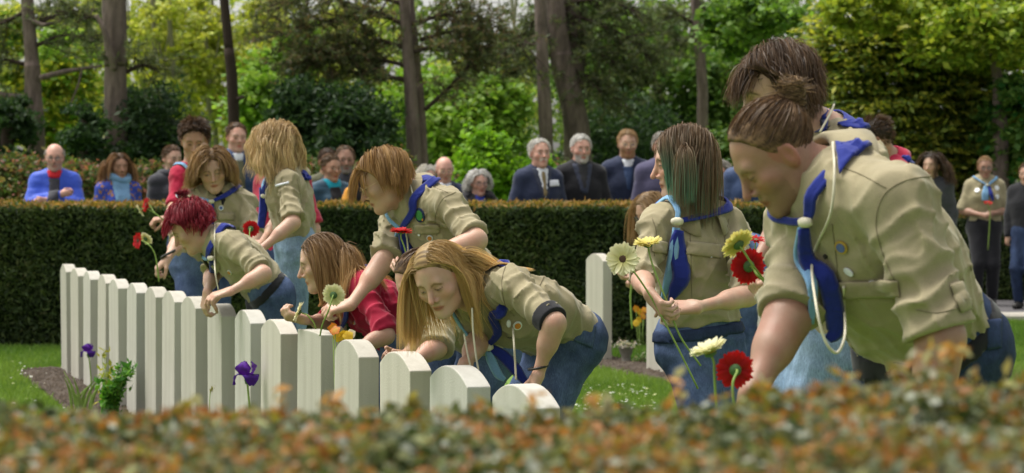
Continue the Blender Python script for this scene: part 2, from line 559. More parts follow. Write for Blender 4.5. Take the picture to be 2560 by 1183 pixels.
for i in range(17):
    if i == 0: lb = 'white headstone nearest the camera, only its rounded top above the front hedge'
    elif i == 4: lb = 'flat-topped white headstone with straight edges, fifth of the left row from the camera'
    elif i == 16: lb = 'white headstone farthest from the camera at the left end of the long row'
    elif i == 6: lb = 'round-topped white headstone just behind the purple iris, seventh of the left row'
    else: lb = f'round-topped white headstone, {ORD[i]} of the left row counted from the camera'
    headstone(row1(i) + ROWN * rs.uniform(-0.01, 0.01), lb, rise=0.006 if i == 4 else 0.05, taper=0.012 if i == 4 else 0, h=0.80 if i == 4 else 0.81 + rs.uniform(-0.006, 0.006), rz=math.radians(rs.uniform(-1.2, 1.2)), tilt=math.radians(rs.uniform(-0.5, 0.5)), seed=i)
for (px, py, D, lb) in ((1497, 905, 17.35, 'white headstone standing alone between the stooping blonde woman and yellow gerberas'), (1652, 938, 16.1, 'white headstone behind the left leg of the girl with green streaks'),
                        (1838, 980, 14.85, 'white headstone mostly hidden behind the jeans of the girl with green streaks'), (1922, 990, 14.2, 'white headstone between girl with green streaks and man with hair bun')):
    q = W(px, py, D); q[2] = 0
    headstone(q, lb, h=0.855, seed=int(px))

# ---------------- leaves
def leaf_geo(P, L, Wd, Nn, T, fold=0.12):
    """diamond leaves: P centres, L lengths, Wd widths, Nn normals, T length directions"""
    T = nrm(T - Nn * np.sum(T * Nn, 1)[:, None]); S_ = np.cross(Nn, T)
    a = P - T * (L * 0.5)[:, None]; c = P + T * (L * 0.5)[:, None]
    mid = P - Nn * (L * fold)[:, None] * 0.5
    l = mid + S_ * (Wd * 0.5)[:, None] + Nn * (L * fold)[:, None]; r = mid - S_ * (Wd * 0.5)[:, None] + Nn * (L * fold)[:, None]
    V = np.stack([a, r, c, l], 1).reshape(-1, 3)
    F = np.arange(len(P) * 4).reshape(-1, 4)
    return V, F
def leaf_obj(name, parent, P, size, asp, cols, rg, upb=0.5, T=None, mat='leaf', wts=None, svar=0.35, kind=None):
    n = len(P)
    Nn = nrm(rg.normal(0, 1, (n, 3)) + A([0, 0, upb * 1.5]))
    T = rg.normal(0, 1, (n, 3)) if T is None else T + rg.normal(0, 0.25, (n, 3))
    L = size * rg.uniform(1 - svar, 1 + svar, n)
    V, F = leaf_geo(P, L, L * asp, Nn, T)
    cols = A(cols)
    if wts is None: wts = np.full(len(cols), 1 / len(cols))
    if len(wts) == len(cols): ix = rg.choice(len(cols), n, p=wts / np.sum(wts))
    else: ix = wts
    C = cols[ix] * rg.uniform(0.75, 1.25, (n, 1))
    o = mobj(name, V, F, M[mat], parent, np.repeat(np.clip(C, 0, 1), 4, 0), smooth=False)
    if kind: tag(o, kind=kind)
    return o
def ell_pts(c, r, n, clumps, rg, spread=0.2, shell=0.55, flat=0.6):
    u = nrm(rg.normal(0, 1, (clumps, 3))) * (shell + (1 - shell) * rg.uniform(0, 1, (clumps, 1))) ** 0.6 * rg.uniform(0.55, 1.0, (clumps, 1)) ** 0.5
    cc = A(c) + u * A(r)
    k = rg.integers(0, clumps, n)
    sp = spread * min(r) * rg.uniform(0.5, 1.4, clumps)
    return cc[k] + rg.normal(0, 1, (n, 3)) * sp[k][:, None] * A([1, 1, flat]), cc

def trunk_obj(parent, pts, rad, mat='bark', name='trunk', n=12, rough=0.06, seed=0):
    P = spline(pts, 24); r = np.interp(np.linspace(0, 1, 24), np.linspace(0, 1, len(rad)), rad)
    V, F = tube(P, r, n)
    V = V + (V - np.repeat(np.concatenate([P, P[:1]])[:, None], 1, 1)[np.minimum(np.arange(len(V)) // n, 23), 0]) * (rough * 2.0 * vnoise(V * A([7, 7, 3]) + seed))[:, None]
    return mobj(name, V, tri_clean(F), M[mat], parent)

# front hedge, out of focus right under the camera
rg = np.random.default_rng(21)
def fz(x, y):
    pxr = 1280 + x * 5500 / np.maximum(y, 1.2)
    z = 1.107 + 0.030 * sstep(1500, 2250, pxr) + 0.012 * vnoise(np.stack([x * 8, y * 8, x * 0], -1)) + 0.009 * vnoise(np.stack([x * 22, y * 22, x * 0 + 5], -1))
    z = z + 0.016 * np.exp(-((pxr - 2340) / 90) ** 2) * (y > 2.05)
    return z - 0.08 * sstep(2.3, 2.48, y) ** 2
fh = empty('front_hedge', (0, 1.9, 0), 'clipped hedge with coppery new leaves running along the very front, out of focus', 'hedge')
nx, ny = 60, 24
gx = np.linspace(-2.2, 2.2, nx); gy = np.linspace(0.9, 2.44, ny)
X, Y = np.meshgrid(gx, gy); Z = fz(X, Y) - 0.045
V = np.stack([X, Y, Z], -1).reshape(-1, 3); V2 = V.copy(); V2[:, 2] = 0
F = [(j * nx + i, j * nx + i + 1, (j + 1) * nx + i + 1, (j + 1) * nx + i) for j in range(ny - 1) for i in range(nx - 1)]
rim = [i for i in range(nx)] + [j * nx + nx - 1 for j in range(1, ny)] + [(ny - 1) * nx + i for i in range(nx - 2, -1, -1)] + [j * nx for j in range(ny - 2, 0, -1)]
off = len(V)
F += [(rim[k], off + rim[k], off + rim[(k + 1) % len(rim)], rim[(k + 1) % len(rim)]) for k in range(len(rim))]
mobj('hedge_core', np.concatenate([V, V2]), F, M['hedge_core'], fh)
n = 80000
x = rg.uniform(-1.3, 1.3, n); y = 1.05 + 1.42 * rg.uniform(0, 1, n) ** 0.8
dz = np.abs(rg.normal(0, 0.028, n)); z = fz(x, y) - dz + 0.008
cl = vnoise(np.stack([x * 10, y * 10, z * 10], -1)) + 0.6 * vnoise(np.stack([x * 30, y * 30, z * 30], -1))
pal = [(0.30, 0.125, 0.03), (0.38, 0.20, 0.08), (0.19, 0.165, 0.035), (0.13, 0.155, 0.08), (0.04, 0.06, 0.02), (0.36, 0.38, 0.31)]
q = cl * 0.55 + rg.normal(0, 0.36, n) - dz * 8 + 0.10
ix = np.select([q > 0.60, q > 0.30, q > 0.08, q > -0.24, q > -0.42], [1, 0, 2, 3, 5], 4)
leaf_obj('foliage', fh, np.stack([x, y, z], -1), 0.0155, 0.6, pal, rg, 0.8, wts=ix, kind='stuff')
n = 7000
x = rg.uniform(-1.5, 1.5, n); z = rg.uniform(0.1, 1.08, n); y = 2.46 + np.abs(rg.normal(0, 0.015, n))
leaf_obj('side_foliage', fh, np.stack([x, y, z], -1), 0.020, 0.55, pal[2:5], rg, 0.3, kind='stuff')
for k, (px, py) in enumerate([(2330, 862), (2395, 885), (2110, 925), (2440, 930), (1030, 990), (1180, 995), (830, 1000), (480, 1010), (1500, 985), (2540, 935), (2290, 880), (2360, 872), (2250, 905), (700, 985), (1330, 1000), (1700, 965), (1900, 945)]):
    q = W(px, py, 2.32); bz = fz(A([q[0]]), A([2.32]))[0] - 0.03
    h = max(q[2] - bz, 0.03); n = 24
    t = rg.uniform(0.1, 1, n)
    P = A([q[0], 2.32, bz]) + A([0, 0, 1]) * (t * h)[:, None] + rg.normal(0, 0.007, (n, 3))
    leaf_obj('sprig', fh, P, 0.020, 0.5, [(0.42, 0.22, 0.07), (0.26, 0.22, 0.05), (0.42, 0.40, 0.30)], rg, 0.2, kind='stuff')

# clipped yew hedge across the middle
def yew_hedge(x0, x1, y0, y1, h, label, nf, ntop, seed, end=True):
    rg = np.random.default_rng(seed)
    root = empty('yew_hedge', ((x0 + x1) / 2, (y0 + y1) / 2, 0), label, 'hedge')
    def wob(P): return 0.030 * vnoise(P * A([1.3, 1.3, 2.2]) + seed) + 0.022 * vnoise(P * 5 + seed)
    nx, nz = 160, 18
    rows = []
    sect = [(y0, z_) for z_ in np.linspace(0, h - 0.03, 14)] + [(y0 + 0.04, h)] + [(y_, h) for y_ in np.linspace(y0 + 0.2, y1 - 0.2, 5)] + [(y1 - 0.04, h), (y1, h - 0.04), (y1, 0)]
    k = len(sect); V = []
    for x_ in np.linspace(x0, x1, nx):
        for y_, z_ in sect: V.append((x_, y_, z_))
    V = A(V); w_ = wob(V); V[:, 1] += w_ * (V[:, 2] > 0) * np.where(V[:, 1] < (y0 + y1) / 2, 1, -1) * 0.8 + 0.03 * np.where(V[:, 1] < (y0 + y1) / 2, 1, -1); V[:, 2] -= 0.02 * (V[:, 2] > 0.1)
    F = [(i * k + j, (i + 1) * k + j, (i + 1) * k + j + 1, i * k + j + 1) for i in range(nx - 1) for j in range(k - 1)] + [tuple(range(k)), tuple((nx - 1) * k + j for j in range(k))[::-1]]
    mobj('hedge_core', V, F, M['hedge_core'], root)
    P = np.stack([rg.uniform(x0, x1, nf), np.full(nf, y0), h * rg.uniform(0, 1, nf) ** 0.95], -1)
    tint = vnoise(P * A([1.6, 1, 2.6]) + seed) + 0.6 * vnoise(P * 6 + 3)
    P[:, 1] += wob(P) * 0.8 + np.abs(rg.normal(0, 0.028, nf)) - 0.012 + 0.02 * (tint < -0.5)
    T = A([0, -0.5, 0.25]) + rg.normal(0, 0.5, (nf, 3)) * A([1, 0.4, 0.8])
    pal = [(0.042, 0.066, 0.028), (0.075, 0.115, 0.040), (0.115, 0.155, 0.05), (0.12, 0.13, 0.045)]
    q = tint * 0.6 + rg.normal(0, 0.5, nf)
    ix = np.select([q < -0.3, q < 0.35, q < 1.15], [0, 1, 2], 3)
    leaf_obj('foliage', root, P, 0.062, 0.30, pal, rg, 0.1, T=T, wts=ix, kind='stuff')
    P = np.stack([rg.uniform(x0, x1, ntop), rg.uniform(y0 - 0.02, y1 + 0.02, ntop), h + rg.normal(0, 0.012, ntop)], -1)
    P[:, 2] += 0.02 * vnoise(P * A([4, 4, 0])) + 0.012
    leaf_obj('top_foliage', root, P, 0.058, 0.28, [(0.30, 0.17, 0.045), (0.20, 0.15, 0.03), (0.07, 0.10, 0.02), (0.40, 0.24, 0.08)], rg, 0.2, T=rg.normal(0, 0.6, (ntop, 3)) + A([0, 0, 0.8]), kind='stuff')
    for xe, sg in ((x0, -1), (x1, 1)):
        m_ = 1500
        P = np.stack([np.full(m_, xe) + sg * np.abs(rg.normal(0, 0.02, m_)), rg.uniform(y0, y1, m_), rg.uniform(0, h, m_)], -1)
        leaf_obj('end_foliage', root, P, 0.062, 0.3, pal[:3], rg, 0.1, kind='stuff')
yew_hedge(-7.5, 3.35, 19.0, 19.95, 1.215, 'long clipped dark green yew hedge with rusty top in front of the bystanders', 62000, 16000, 31)
yew_hedge(3.9, 9.0, 27.3, 28.2, 1.02, 'far clipped dark hedge behind the path at the right edge', 14000, 3000, 32)

# grass
rg = np.random.default_rng(41)
def blades(n, x0, x1, y0, y1):
    return np.stack([rg.uniform(x0, x1, n), rg.uniform(y0, y1, n), np.zeros(n)], -1)
def pxr(a, b_, d0, d1, n):
    D = rg.uniform(d0, d1, n); p = rg.uniform(a, b_, n)
    return np.stack([(p - 1280) * D / 5500, D, np.zeros(n)], -1)
P = np.concatenate([blades(20000, -5.5, 5.5, 5.0, 18.9), pxr(-60, 420, 11, 19.0, 42000), pxr(-900, -60, 11, 19.0, 14000), pxr(2640, 3400, 13, 22.7, 12000), pxr(1400, 1960, 12, 18.9, 42000), pxr(2380, 2640, 13, 22.7, 26000), pxr(1400, 2100, 7, 12, 14000), pxr(100, 1300, 6, 12, 8000)])
R_ = P - row1(0); al = R_ @ ROWD; ac = np.abs((R_ + ROWN * 0.08) @ ROWN)
R_b = P - R2; ac2 = np.abs(R_b @ ROWN); al2 = R_b @ ROWD
keep = ~((ac < 0.27) & (al > -1) & (al < 10.8)) & ~((ac2 < 0.23) & (al2 > -6) & (al2 < 0.85))
P = P[keep]; n = len(P)
hh = rg.uniform(0.018, 0.05, n); ang = rg.uniform(0, 6.283, n); lean = rg.normal(0, 0.5, (n, 2)) * hh[:, None]
w_ = rg.uniform(0.003, 0.006, n) * np.clip(P[:, 1] / 9, 1, 2.2)
sdv = np.stack([np.cos(ang), np.sin(ang), np.zeros(n)], -1) * w_[:, None]
tip = P + np.concatenate([lean, hh[:, None]], 1)
P[:, 2] = -0.02
V = np.stack([P - sdv, P + sdv, tip], 1).reshape(-1, 3)
F = np.arange(n * 3).reshape(-1, 3)
tn = np.clip(0.5 + 0.7 * vnoise(P * A([1.2, 1.2, 1])) + rg.normal(0, 0.25, n), 0, 1)[:, None]
C = A([0.095, 0.19, 0.03]) * (1 - tn) + A([0.21, 0.32, 0.065]) * tn
g = mobj('grass', V, F, M['leaf'], None, np.repeat(C, 3, 0), smooth=False); tag(g, 'short green mown grass around the headstones', 'grass', kind='stuff')
# clippings / tiny daisies scattered in the lawn
D_ = np.concatenate([pxr(1440, 1640, 13.2, 15, 120), pxr(0, 300, 12, 17, 60)]); D_[:, 2] = 0.03
leaf_d = leaf_obj('daisies', None, D_, 0.022, 0.9, [(0.75, 0.75, 0.7)], rg, 3.0); tag(leaf_d, 'tiny white daisies scattered in the lawn', 'daisies', kind='stuff')

# ---------------- trees and shrubs
def tree(name, label, cat, trunkpts, trad, crowns, D, mat='bark', group=None, seed=0, branches=()):
    """trunkpts: photo pixels at distance D (the first one is the foot); crowns: (cx, cy, rx, ry, depth, n, size, asp, cols, clumps, upb, spread)"""
    rg = np.random.default_rng(seed + 500)
    foot = W(trunkpts[0][0], 500, D); foot[2] = 0
    root = empty(name, foot, label, cat, group)
    pts = [A([foot[0], foot[1], -0.1])] + [W(a, b_, D) for a, b_ in trunkpts[1:]]
    trunk_obj(root, pts, trad, mat, seed=seed)
    for bp, br in branches:
        trunk_obj(root, [W(q[0], q[1], D + (q[2] if len(q) > 2 else 0)) for q in bp], br, mat, 'branch', n=7, seed=seed)
    for cx, cy, rx, ry, dep, n, size, asp, cols, clumps, upb, spread in crowns:
        c = W(cx, cy, D); k = D / FPX
        P, cc = ell_pts(c, (rx * k, dep, ry * k), n, clumps, rg, spread)
        P = P[P[:, 2] > 0.05]
        leaf_obj('crown', root, P, size, asp, cols, rg, upb)
    return root

def needles(parent, centres, n, L, cols, rg, name='crown'):
    k = rg.integers(0, len(centres), n)
    d = nrm(rg.normal(0, 1, (n, 3)) + A([0, 0, 0.25]))
    P = centres[k] + d * (L * 0.5) * rg.uniform(0.3, 1.0, (n, 1))
    Nn = nrm(np.cross(d, rg.normal(0, 1, (n, 3))))
    V, F = leaf_geo(P, np.full(n, L), np.full(n, L * 0.13), Nn, d, 0.02)
    C = A(cols)[rg.integers(0, len(cols), n)] * rg.uniform(0.7, 1.3, (n, 1))
    return mobj(name, V, F, M['leaf'], parent, np.repeat(C, 4, 0), smooth=False)

PINEC = [(0.081, 0.105, 0.053), (0.105, 0.137, 0.064), (0.145, 0.161, 0.072)]
PINEB = [(0.091, 0.118, 0.055), (0.200, 0.137, 0.082), (0.137, 0.155, 0.064), (0.109, 0.137, 0.064)]
def pine(label, D, foot, pts, rad, boughs, seed, cols=PINEC, mat='bark', stubs=(), top=True):
    """boughs: list of pixel polylines with droop; tufts of needles sit along them"""
    rg = np.random.default_rng(seed + 900)
    f = W(foot, 500, D); f[2] = 0
    root = empty('pine_tree', f, label, 'tree', 'tall pines behind the bystanders')
    P = [A([f[0], f[1], -0.1])] + [W(a, b_, D) for a, b_ in pts]
    tp = P[-1] + (P[-1] - P[-2]) / max(0.5, np.linalg.norm(P[-1] - P[-2])) * 7.0
    trunk_obj(root, P + [tp], list(rad) + [rad[-1] * 0.75], mat, seed=seed)
    for sb, sr in stubs:
        trunk_obj(root, [W(q[0], q[1], D + (q[2] if len(q) > 2 else -0.12)) for q in sb], sr, mat, 'branch', n=7, seed=seed)
    cen = []
    for bp, dens in boughs:
        Q = spline([W(q[0], q[1], D + (q[2] if len(q) > 2 else 0)) for q in bp], 26)
        V, F = tube(Q, np.linspace(0.035, 0.008, 26), 6)
        mobj('branch', V, tri_clean(F), M['bark_dark'], root)
        tw = []
        for k in range(dens):
            i = int(rg.uniform(0.12, 1) * 25)
            d = nrm(nrm(Q[min(i + 1, 25)] - Q[i - 1]) * 0.8 + rg.normal(0, 0.75, 3) * A([1, 1, 0.6])); ln = rg.uniform(0.25, 0.75)
            s_ = A([0, 0, -1]) * rg.uniform(0.0, 0.2)
            tw.append(tube([Q[i], Q[i] + d * ln * 0.5 + s_ * 0.3 * ln, Q[i] + d * ln + s_ * ln], [0.009, 0.006, 0.003], 4, capends=False))
            for t in rg.uniform(0.35, 1.05, 5): cen.append(Q[i] + d * ln * t + s_ * ln * t * t + rg.normal(0, 0.035, 3))
        V, F = merge(tw); mobj('twigs', V, F, M['bark_dark'], root)
    if top:
        for k in range(130):
            cen.append(tp + A([0, 0, -0.3]) + rg.normal(0, 1, 3) * A([1.6, 1.6, 1.0]))
    cen = A(cen)
    needles(root, cen, len(cen) * 8, 0.12, cols, rg)
    return root

BRI = [(0.13, 0.26, 0.03), (0.19, 0.33, 0.045), (0.25, 0.38, 0.07)]
YEL = [(0.38, 0.42, 0.05), (0.50, 0.50, 0.06), (0.27, 0.33, 0.045)]
MID = [(0.07, 0.15, 0.03), (0.11, 0.20, 0.04), (0.16, 0.26, 0.055)]
YEWC = [(0.017, 0.042, 0.017), (0.032, 0.069, 0.024), (0.048, 0.090, 0.032)]
RHO = [(0.074, 0.127, 0.037), (0.120, 0.166, 0.044), (0.053, 0.090, 0.030), (0.300, 0.120, 0.090), (0.180, 0.150, 0.060)]
BIR = [(0.38, 0.42, 0.09), (0.48, 0.50, 0.12), (0.30, 0.35, 0.07), (0.22, 0.26, 0.07)]

pine('leftmost pine trunk with forked dead side branches', 30, 92, [(90, 355), (80, 180), (68, 0)], (0.17, 0.13, 0.11, 0.09), [([(60, 160), (-10, 150), (-90, 190)], 26), ([(75, 70), (150, 35), (235, 25)], 24), ([(80, 120), (150, 90), (230, 95)], 22), ([(62, 30), (0, 60), (-60, 70)], 24)], 1,
     stubs=[([(100, 195), (160, 180), (205, 172), (255, 165)], (0.045, 0.035, 0.025, 0.018)), ([(60, 245), (20, 240), (-20, 230)], (0.05, 0.04, 0.03)), ([(205, 172), (195, 215), (172, 270)], (0.022, 0.015, 0.008)), ([(82, 52), (105, 62), (130, 58), (155, 52)], (0.03, 0.03, 0.03, 0.02))])
pine('thick grey pine trunk behind the woman in patterned coat', 28, 294, [(292, 355), (288, 180), (286, 0)], (0.21, 0.15, 0.148, 0.15), [([(300, 190), (350, 165), (395, 175)], 18), ([(270, 60), (225, 40), (160, 30)], 22)], 2,
     stubs=[([(285, 172, -0.14), (275, 130, -0.2), (262, 80, -0.22), (240, 38, -0.22)], (0.05, 0.045, 0.038, 0.028))])
pine('slender dark pine trunk behind the man in navy quilted jacket', 30, 592, [(585, 300), (573, 130), (560, 0)], (0.10, 0.085, 0.07, 0.06), [([(560, -20), (610, -30), (680, -10)], 14)], 3, mat='bark_dark', stubs=[([(592, 248), (605, 244), (612, 242)], (0.03, 0.025, 0.02))])
pine('pine trunk at the middle with wide drooping needle boughs', 29, 1042, [(1036, 420), (1025, 200), (1012, 0)], (0.10, 0.09, 0.085, 0.08),
     [([(1010, 60), (920, 30), (800, 60), (700, 90)], 70), ([(1015, 120), (930, 100), (820, 120), (730, 175)], 70), ([(1018, 165), (950, 150), (870, 145), (790, 150)], 60), ([(1010, 10), (900, -15), (780, -10), (690, 20)], 60), ([(1020, 200), (960, 190), (900, 175)], 34),
      ([(1030, 60), (1100, 40), (1170, 30), (1230, 60)], 46), ([(1035, 130), (1110, 110), (1180, 105)], 40)], 4, cols=PINEB)
pine('twin pine trunk leaning beside the middle trunk', 29.3, 1068, [(1058, 420), (1046, 220), (1030, 60)], (0.09, 0.075, 0.07, 0.06), [([(1062, 275, -0.1), (1100, 240, -0.1), (1150, 190, -0.2), (1190, 140, -0.3), (1250, 90, -0.4)], 44), ([(1050, 100), (1120, 80), (1180, 70)], 24)], 5, mat='bark', cols=PINEB)
pine('big leaning pine trunk behind the man in black suit', 33, 1450, [(1440, 330), (1405, 150), (1385, 0)], (0.26, 0.2, 0.17, 0.16),
     [([(1380, 80), (1300, 90), (1220, 130), (1180, 180)], 70), ([(1390, 130), (1320, 160), (1260, 200), (1200, 250)], 60), ([(1395, 30), (1470, 50), (1560, 90), (1640, 160)], 60), ([(1400, 70), (1480, 120), (1560, 170)], 50), ([(1400, 10), (1500, 0), (1600, 30)], 50), ([(1380, 20), (1330, 60), (1290, 110)], 40), ([(1405, 150), (1470, 200), (1540, 260)], 40)], 6,
     stubs=[([(1425, 250, 0.1), (1440, 130, 0.15), (1425, 0, 0.2), (1420, -200, 0.2)], (0.16, 0.15, 0.14, 0.12))])
pine('thin pine trunk standing behind the white-moustached man', 31.5, 1368, [(1366, 370), (1358, 200), (1352, 40)], (0.12, 0.10, 0.09, 0.09), [([(1360, 120), (1300, 110), (1250, 150)], 24)], 7)
pine('pine trunk right of centre among mid green leaves', 36, 1758, [(1756, 240), (1748, 120), (1738, 0)], (0.11, 0.09, 0.085, 0.08), [([(1740, 60), (1690, 40), (1640, 60)], 30), ([(1745, 90), (1700, 100), (1650, 130)], 30), ([(1740, 20), (1800, 30), (1850, 60)], 24)], 8)
pine('pine trunk above the dark-haired boy', 34, 1890, [(1886, 200), (1882, 80), (1876, 0)], (0.15, 0.125, 0.12, 0.11), [([(1870, 40), (1830, 60), (1790, 90)], 22), ([(1885, 20), (1940, 30), (1980, 50)], 22)], 9)

# dark yews behind the bystanders
def yew(label, D, cx, parts, seed):
    return tree('yew_tree', label, 'tree', [(cx, 500), (cx, 400), (cx, 260)], (0.14, 0.10, 0.05), [(a, b_, c_, d_, e_, n_, 0.10, 0.35, YEWC, int(n_ / 130), 0.2, 0.20) for a, b_, c_, d_, e_, n_ in parts], D, 'bark_dark', 'dark yews', seed)
yew('dark yew bush left of the thick grey pine', 27.5, 215, [(225, 360, 55, 130, 0.7, 5200)], 1)
yew('dark yew behind the girl in grey coat and boy in crimson', 28.5, 400, [(380, 340, 105, 150, 0.9, 11000), (450, 400, 60, 100, 0.7, 4500), (300, 430, 70, 90, 0.6, 3000)], 2)
yew('dark yew between wavy blonde girl and middle pine trunk', 28.3, 830, [(820, 330, 150, 130, 1.0, 13000), (740, 280, 60, 100, 0.7, 4500), (930, 380, 70, 120, 0.8, 5000)], 3)
yew('dark yew at the far left edge', 29, 20, [(15, 360, 70, 150, 0.8, 6500)], 4)
yew('shadowy yew behind the men in suits', 37, 1560, [(1560, 350, 130, 120, 1.2, 8000), (1420, 430, 120, 70, 1.0, 5000)], 5)
# fresh green broadleaves
tree('maple_tree', 'fresh green maple behind the old man and woman', 'tree', [(1130, 500), (1130, 400), (1120, 260)], (0.12, 0.09, 0.05), [(1130, 330, 175, 160, 1.4, 15000, 0.115, 0.7, BRI, 110, 0.9, 0.22), (1230, 260, 90, 70, 1.0, 4000, 0.11, 0.7, BRI, 35, 0.9, 0.25)], 32, seed=11, branches=[([(1125, 380), (1080, 300), (1050, 250)], (0.05, 0.03, 0.015)), ([(1128, 360), (1180, 280), (1210, 220)], (0.05, 0.03, 0.015))])
tree('young_maple', 'small bright lime green maple just behind the white-moustached man', 'tree', [(1225, 500), (1225, 450), (1225, 360)], (0.04, 0.03, 0.015), [(1228, 420, 82, 95, 0.5, 6500, 0.075, 0.7, [(0.16, 0.34, 0.02), (0.22, 0.40, 0.03), (0.12, 0.26, 0.02)], 60, 0.9, 0.22), (1360, 410, 25, 25, 0.2, 500, 0.07, 0.7, [(0.16, 0.34, 0.02), (0.22, 0.40, 0.03)], 8, 0.9, 0.4)], 24, seed=12)
tree('lime_tree', 'light green tree behind the dark-haired boy in crimson', 'tree', [(660, 500), (655, 380), (650, 200)], (0.10, 0.08, 0.04), [(690, 250, 110, 120, 1.2, 8500, 0.12, 0.7, BRI, 70, 0.9, 0.22), (760, 120, 60, 60, 0.9, 2500, 0.12, 0.7, BRI, 24, 0.9, 0.25)], 34, seed=13)
tree('hazel_tree', 'yellow-green tree glowing between the two left pines', 'tree', [(170, 500), (170, 400), (165, 250)], (0.08, 0.06, 0.03), [(165, 270, 80, 150, 1.0, 6500, 0.115, 0.7, YEL + BRI[:2], 55, 0.9, 0.22), (170, 130, 70, 60, 0.8, 2200, 0.115, 0.7, BRI, 20, 0.9, 0.25), (20, 200, 60, 180, 0.9, 3500, 0.115, 0.7, YEL + MID, 36, 0.9, 0.25)], 35, seed=14)
tree('beech_tree', 'mid green tree filling the right of the middle', 'tree', [(1650, 500), (1655, 350), (1640, 100)], (0.16, 0.12, 0.06), [(1650, 230, 190, 230, 1.8, 15000, 0.13, 0.65, MID, 100, 0.9, 0.20), (1850, 300, 130, 200, 1.5, 11000, 0.13, 0.65, MID + BRI[:1], 80, 0.9, 0.2), (1500, 150, 120, 170, 1.4, 6000, 0.13, 0.65, MID + [(0.06, 0.09, 0.03)], 60, 0.9, 0.22)], 40, seed=15)
tree('elm_tree', 'layered green tree behind the boy with dark hair', 'tree', [(1960, 500), (1960, 350), (1950, 150)], (0.12, 0.09, 0.05), [(1960, 330, 120, 170, 1.1, 9000, 0.10, 0.6, MID, 80, 1.3, 0.18), (1780, 420, 110, 90, 0.9, 5000, 0.10, 0.6, MID, 50, 1.3, 0.18), (1880, 60, 120, 90, 1.2, 5000, 0.12, 0.65, BRI[:2] + MID, 45, 0.9, 0.22)], 33, seed=16)

# golden conifer on the right: drooping sprays with yellow tips
def golden(label, D, foot, lobes, n, seed, pal, wts, size=0.10):
    rg = np.random.default_rng(seed + 700); k = D / FPX
    f = W(foot, 500, D); f[2] = 0
    root = empty('golden_conifer', f, label, 'tree')
    trunk_obj(root, [A([f[0], f[1], -0.1]), A([f[0], f[1], 2.0]), A([f[0] + 0.1, f[1], 4.5])], (0.16, 0.12, 0.06), 'bark_dark')
    Ps, Ts, ix = [], [], []
    for cx, cy, rx, ry, dep, m_ in lobes:
        c = W(cx, cy, D); sp = int(m_ / 34)
        u = nrm(rg.normal(0, 1, (sp, 3)) * A([1, 1.2, 1])); u[:, 1] = -np.abs(u[:, 1])
        base = c + u * A([rx * k, dep, ry * k]) * rg.uniform(0.55, 1.0, (sp, 1))
        out = nrm(u * A([1, 1, 0.15]) + rg.normal(0, 0.35, (sp, 3)) * A([1, 1, 0.2]))
        for j in range(34):
            t = rg.uniform(0, 1, sp); L = rg.uniform(0.25, 0.5, sp)
            side = nrm(np.cross(out, [0, 0, 1.0])) * (rg.normal(0, 0.10, sp) * (0.4 + t))[:, None]
            P = base + out * (t * L)[:, None] + side + A([0, 0, -1]) * (0.18 * (t ** 2) * L + np.abs(rg.normal(0, 0.012, sp)))[:, None]
            Ps.append(P); Ts.append(out + side * 3); ix.append(np.where(t + rg.normal(0, 0.18, sp) > 0.62, np.where(rg.uniform(size=sp) > 0.4, 3, 2), np.where(t > 0.3, 1, 0)))
    P, T, ix = np.concatenate(Ps), np.concatenate(Ts), np.concatenate(ix)
    ok = P[:, 2] > 0.05
    leaf_obj('crown', root, P[ok], size, 0.38, pal, rg, 1.5, T=T[ok], wts=ix[ok])
    return root
GOLD = [(0.085, 0.14, 0.03), (0.13, 0.20, 0.04), (0.23, 0.29, 0.05), (0.40, 0.40, 0.06)]
golden('golden-tipped conifer with drooping sprays filling the right background', 30, 2260, [(2260, 330, 260, 260, 1.6, 36000), (2180, 120, 160, 150, 1.2, 13000), (2420, 250, 160, 260, 1.2, 18000)], 0, 1, GOLD, None, 0.115)
tree('oak_tree', 'bright spring green tree in the top right corner', 'tree', [(2500, 500), (2500, 300), (2480, 100)], (0.12, 0.09, 0.05), [(2440, 60, 190, 130, 1.2, 11000, 0.10, 0.65, [(0.24, 0.33, 0.035), (0.33, 0.38, 0.045), (0.17, 0.27, 0.03)], 80, 0.9, 0.2), (2530, 330, 70, 170, 0.8, 5000, 0.11, 0.6, MID + [(0.03, 0.13, 0.03)], 40, 0.9, 0.22), (2150, 20, 120, 70, 0.8, 4000, 0.10, 0.65, [(0.24, 0.33, 0.035), (0.33, 0.38, 0.045)], 30, 0.9, 0.22)], 28, seed=17)

